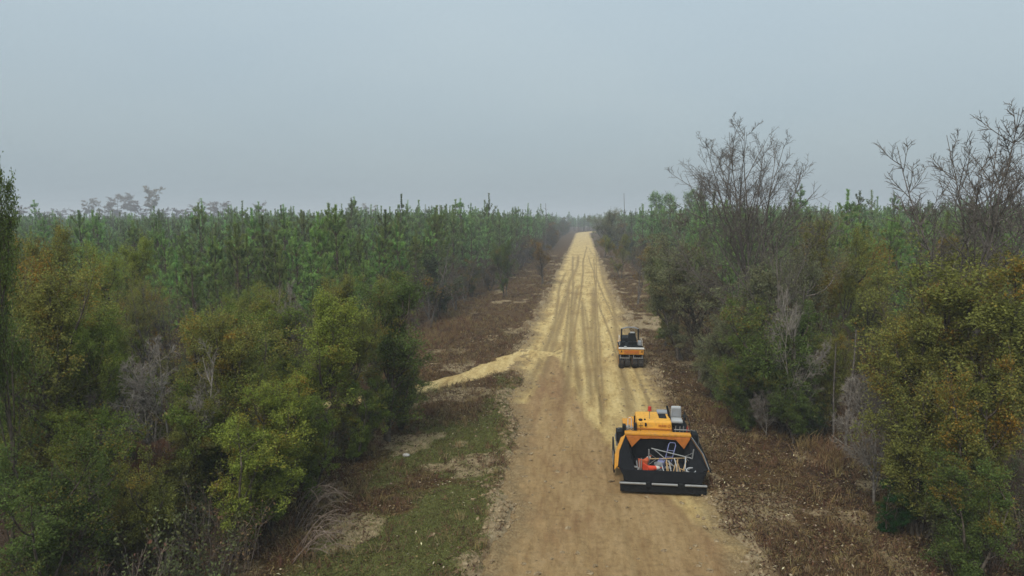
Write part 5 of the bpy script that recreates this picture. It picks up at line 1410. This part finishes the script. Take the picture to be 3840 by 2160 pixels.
lathe('work_lamp', [(0.02, 0), (0.06, 0.005), (0.06, 0.05), (0.03, 0.06)], (0.64, -0.02, 1.18), M['black'], bd, 12)
bx('body_top', -0.83, 0.83, -0.06, 0.32, 1.325, 1.39, M['white'], ro, 0.02)
bx('front_deck', -0.80, 0.80, 0.34, 0.76, 1.325, 1.37, M['black'], ro, 0.01)
bx('rear_body', -0.72, 0.72, 1.0, 3.3, 0.70, 1.35, M['yellow'], ro, 0.05)
bx('engine_cover', -0.52, 0.52, 2.1, 3.4, 1.35, 1.70, M['black'], ro, 0.06)
bx('platform', -0.80, 0.80, 0.78, 2.1, 1.36, 1.42, M['black'], ro, 0.01)
st_ = bx('seat_backrest', -0.16, 0.40, 1.30, 1.46, 1.50, 2.18, M['black'], ro, 0.06, (0.86, 1))
bx('seat_cushion', -0.16, 0.42, 0.90, 1.40, 1.46, 1.64, M['black'], ro, 0.04)
bx('headrest', -0.02, 0.30, 1.28, 1.38, 2.16, 2.26, M['pale'], st_, 0.03)
pipe('steering_column', [(0.12, 0.62, 1.40), (0.12, 0.74, 1.80)], 0.03, M['black'], ro, 8)
for s, x_ in ((-1, -0.56), (1, 0.58)):
    pipe('roll_bar_post', [(x_, 1.72, 1.40), (x_ * 0.97, 1.72, 2.40)], 0.05, M['black'], ro, 8)
pipe('roll_bar_top', [(-0.55, 1.72, 2.40), (-0.2, 1.72, 2.50), (0.25, 1.72, 2.50), (0.57, 1.72, 2.40)], 0.045, M['grey'], ro, 8)
pipe('exhaust_stack', [(-0.60, 1.0, 1.40), (-0.60, 1.0, 2.22)], 0.04, M['black'], ro, 10)
pipe('hand_rail', [(-0.72, 0.8, 1.40), (-0.72, 0.8, 1.95), (-0.72, 1.9, 1.95), (-0.72, 1.9, 1.40)], 0.018, M['white'], ro, 6)
pipe('hand_rail', [(0.76, 0.8, 1.40), (0.76, 0.8, 1.75), (0.76, 1.9, 1.75), (0.76, 1.9, 1.40)], 0.018, M['white'], ro, 6)
bx('tank_cap', -0.46, -0.30, 0.2, 0.36, 1.40, 1.47, M['pale'], ro, 0.02)
bx('tool_box', -0.74, -0.34, 0.80, 1.2, 1.42, 1.66, M['black'], ro, 0.03)
bx('control_box', 0.48, 0.72, 0.80, 1.2, 1.42, 1.72, M['grey'], ro, 0.03)

# ------------------------------------------------------------------ haze
bm = bmesh.new(); bmesh.ops.create_cube(bm, size=1.0)
for v in bm.verts:
    v.co = Vector((v.co.x * 10400, 2800 + v.co.y * 6800, -1.6 + (v.co.z + 0.5) * 36.0))
me = bpy.data.meshes.new('haze'); bm.to_mesh(me); bm.free()
hm = bpy.data.materials.new('haze_air'); hm.use_nodes = True
hn = hm.node_tree.nodes; hn.clear()
ho = hn.new('ShaderNodeOutputMaterial'); hv = hn.new('ShaderNodeVolumePrincipled')
hv.inputs['Color'].default_value = (0.86, 0.90, 0.94, 1)
hv.inputs['Density'].default_value = 0.0009
hv.inputs['Anisotropy'].default_value = 0.0
hm.node_tree.links.new(hv.outputs[0], ho.inputs['Volume'])
me.materials.append(hm)
o = link('haze', me)
prop(o, 'thin pale haze filling the air over the woods', kind='stuff')
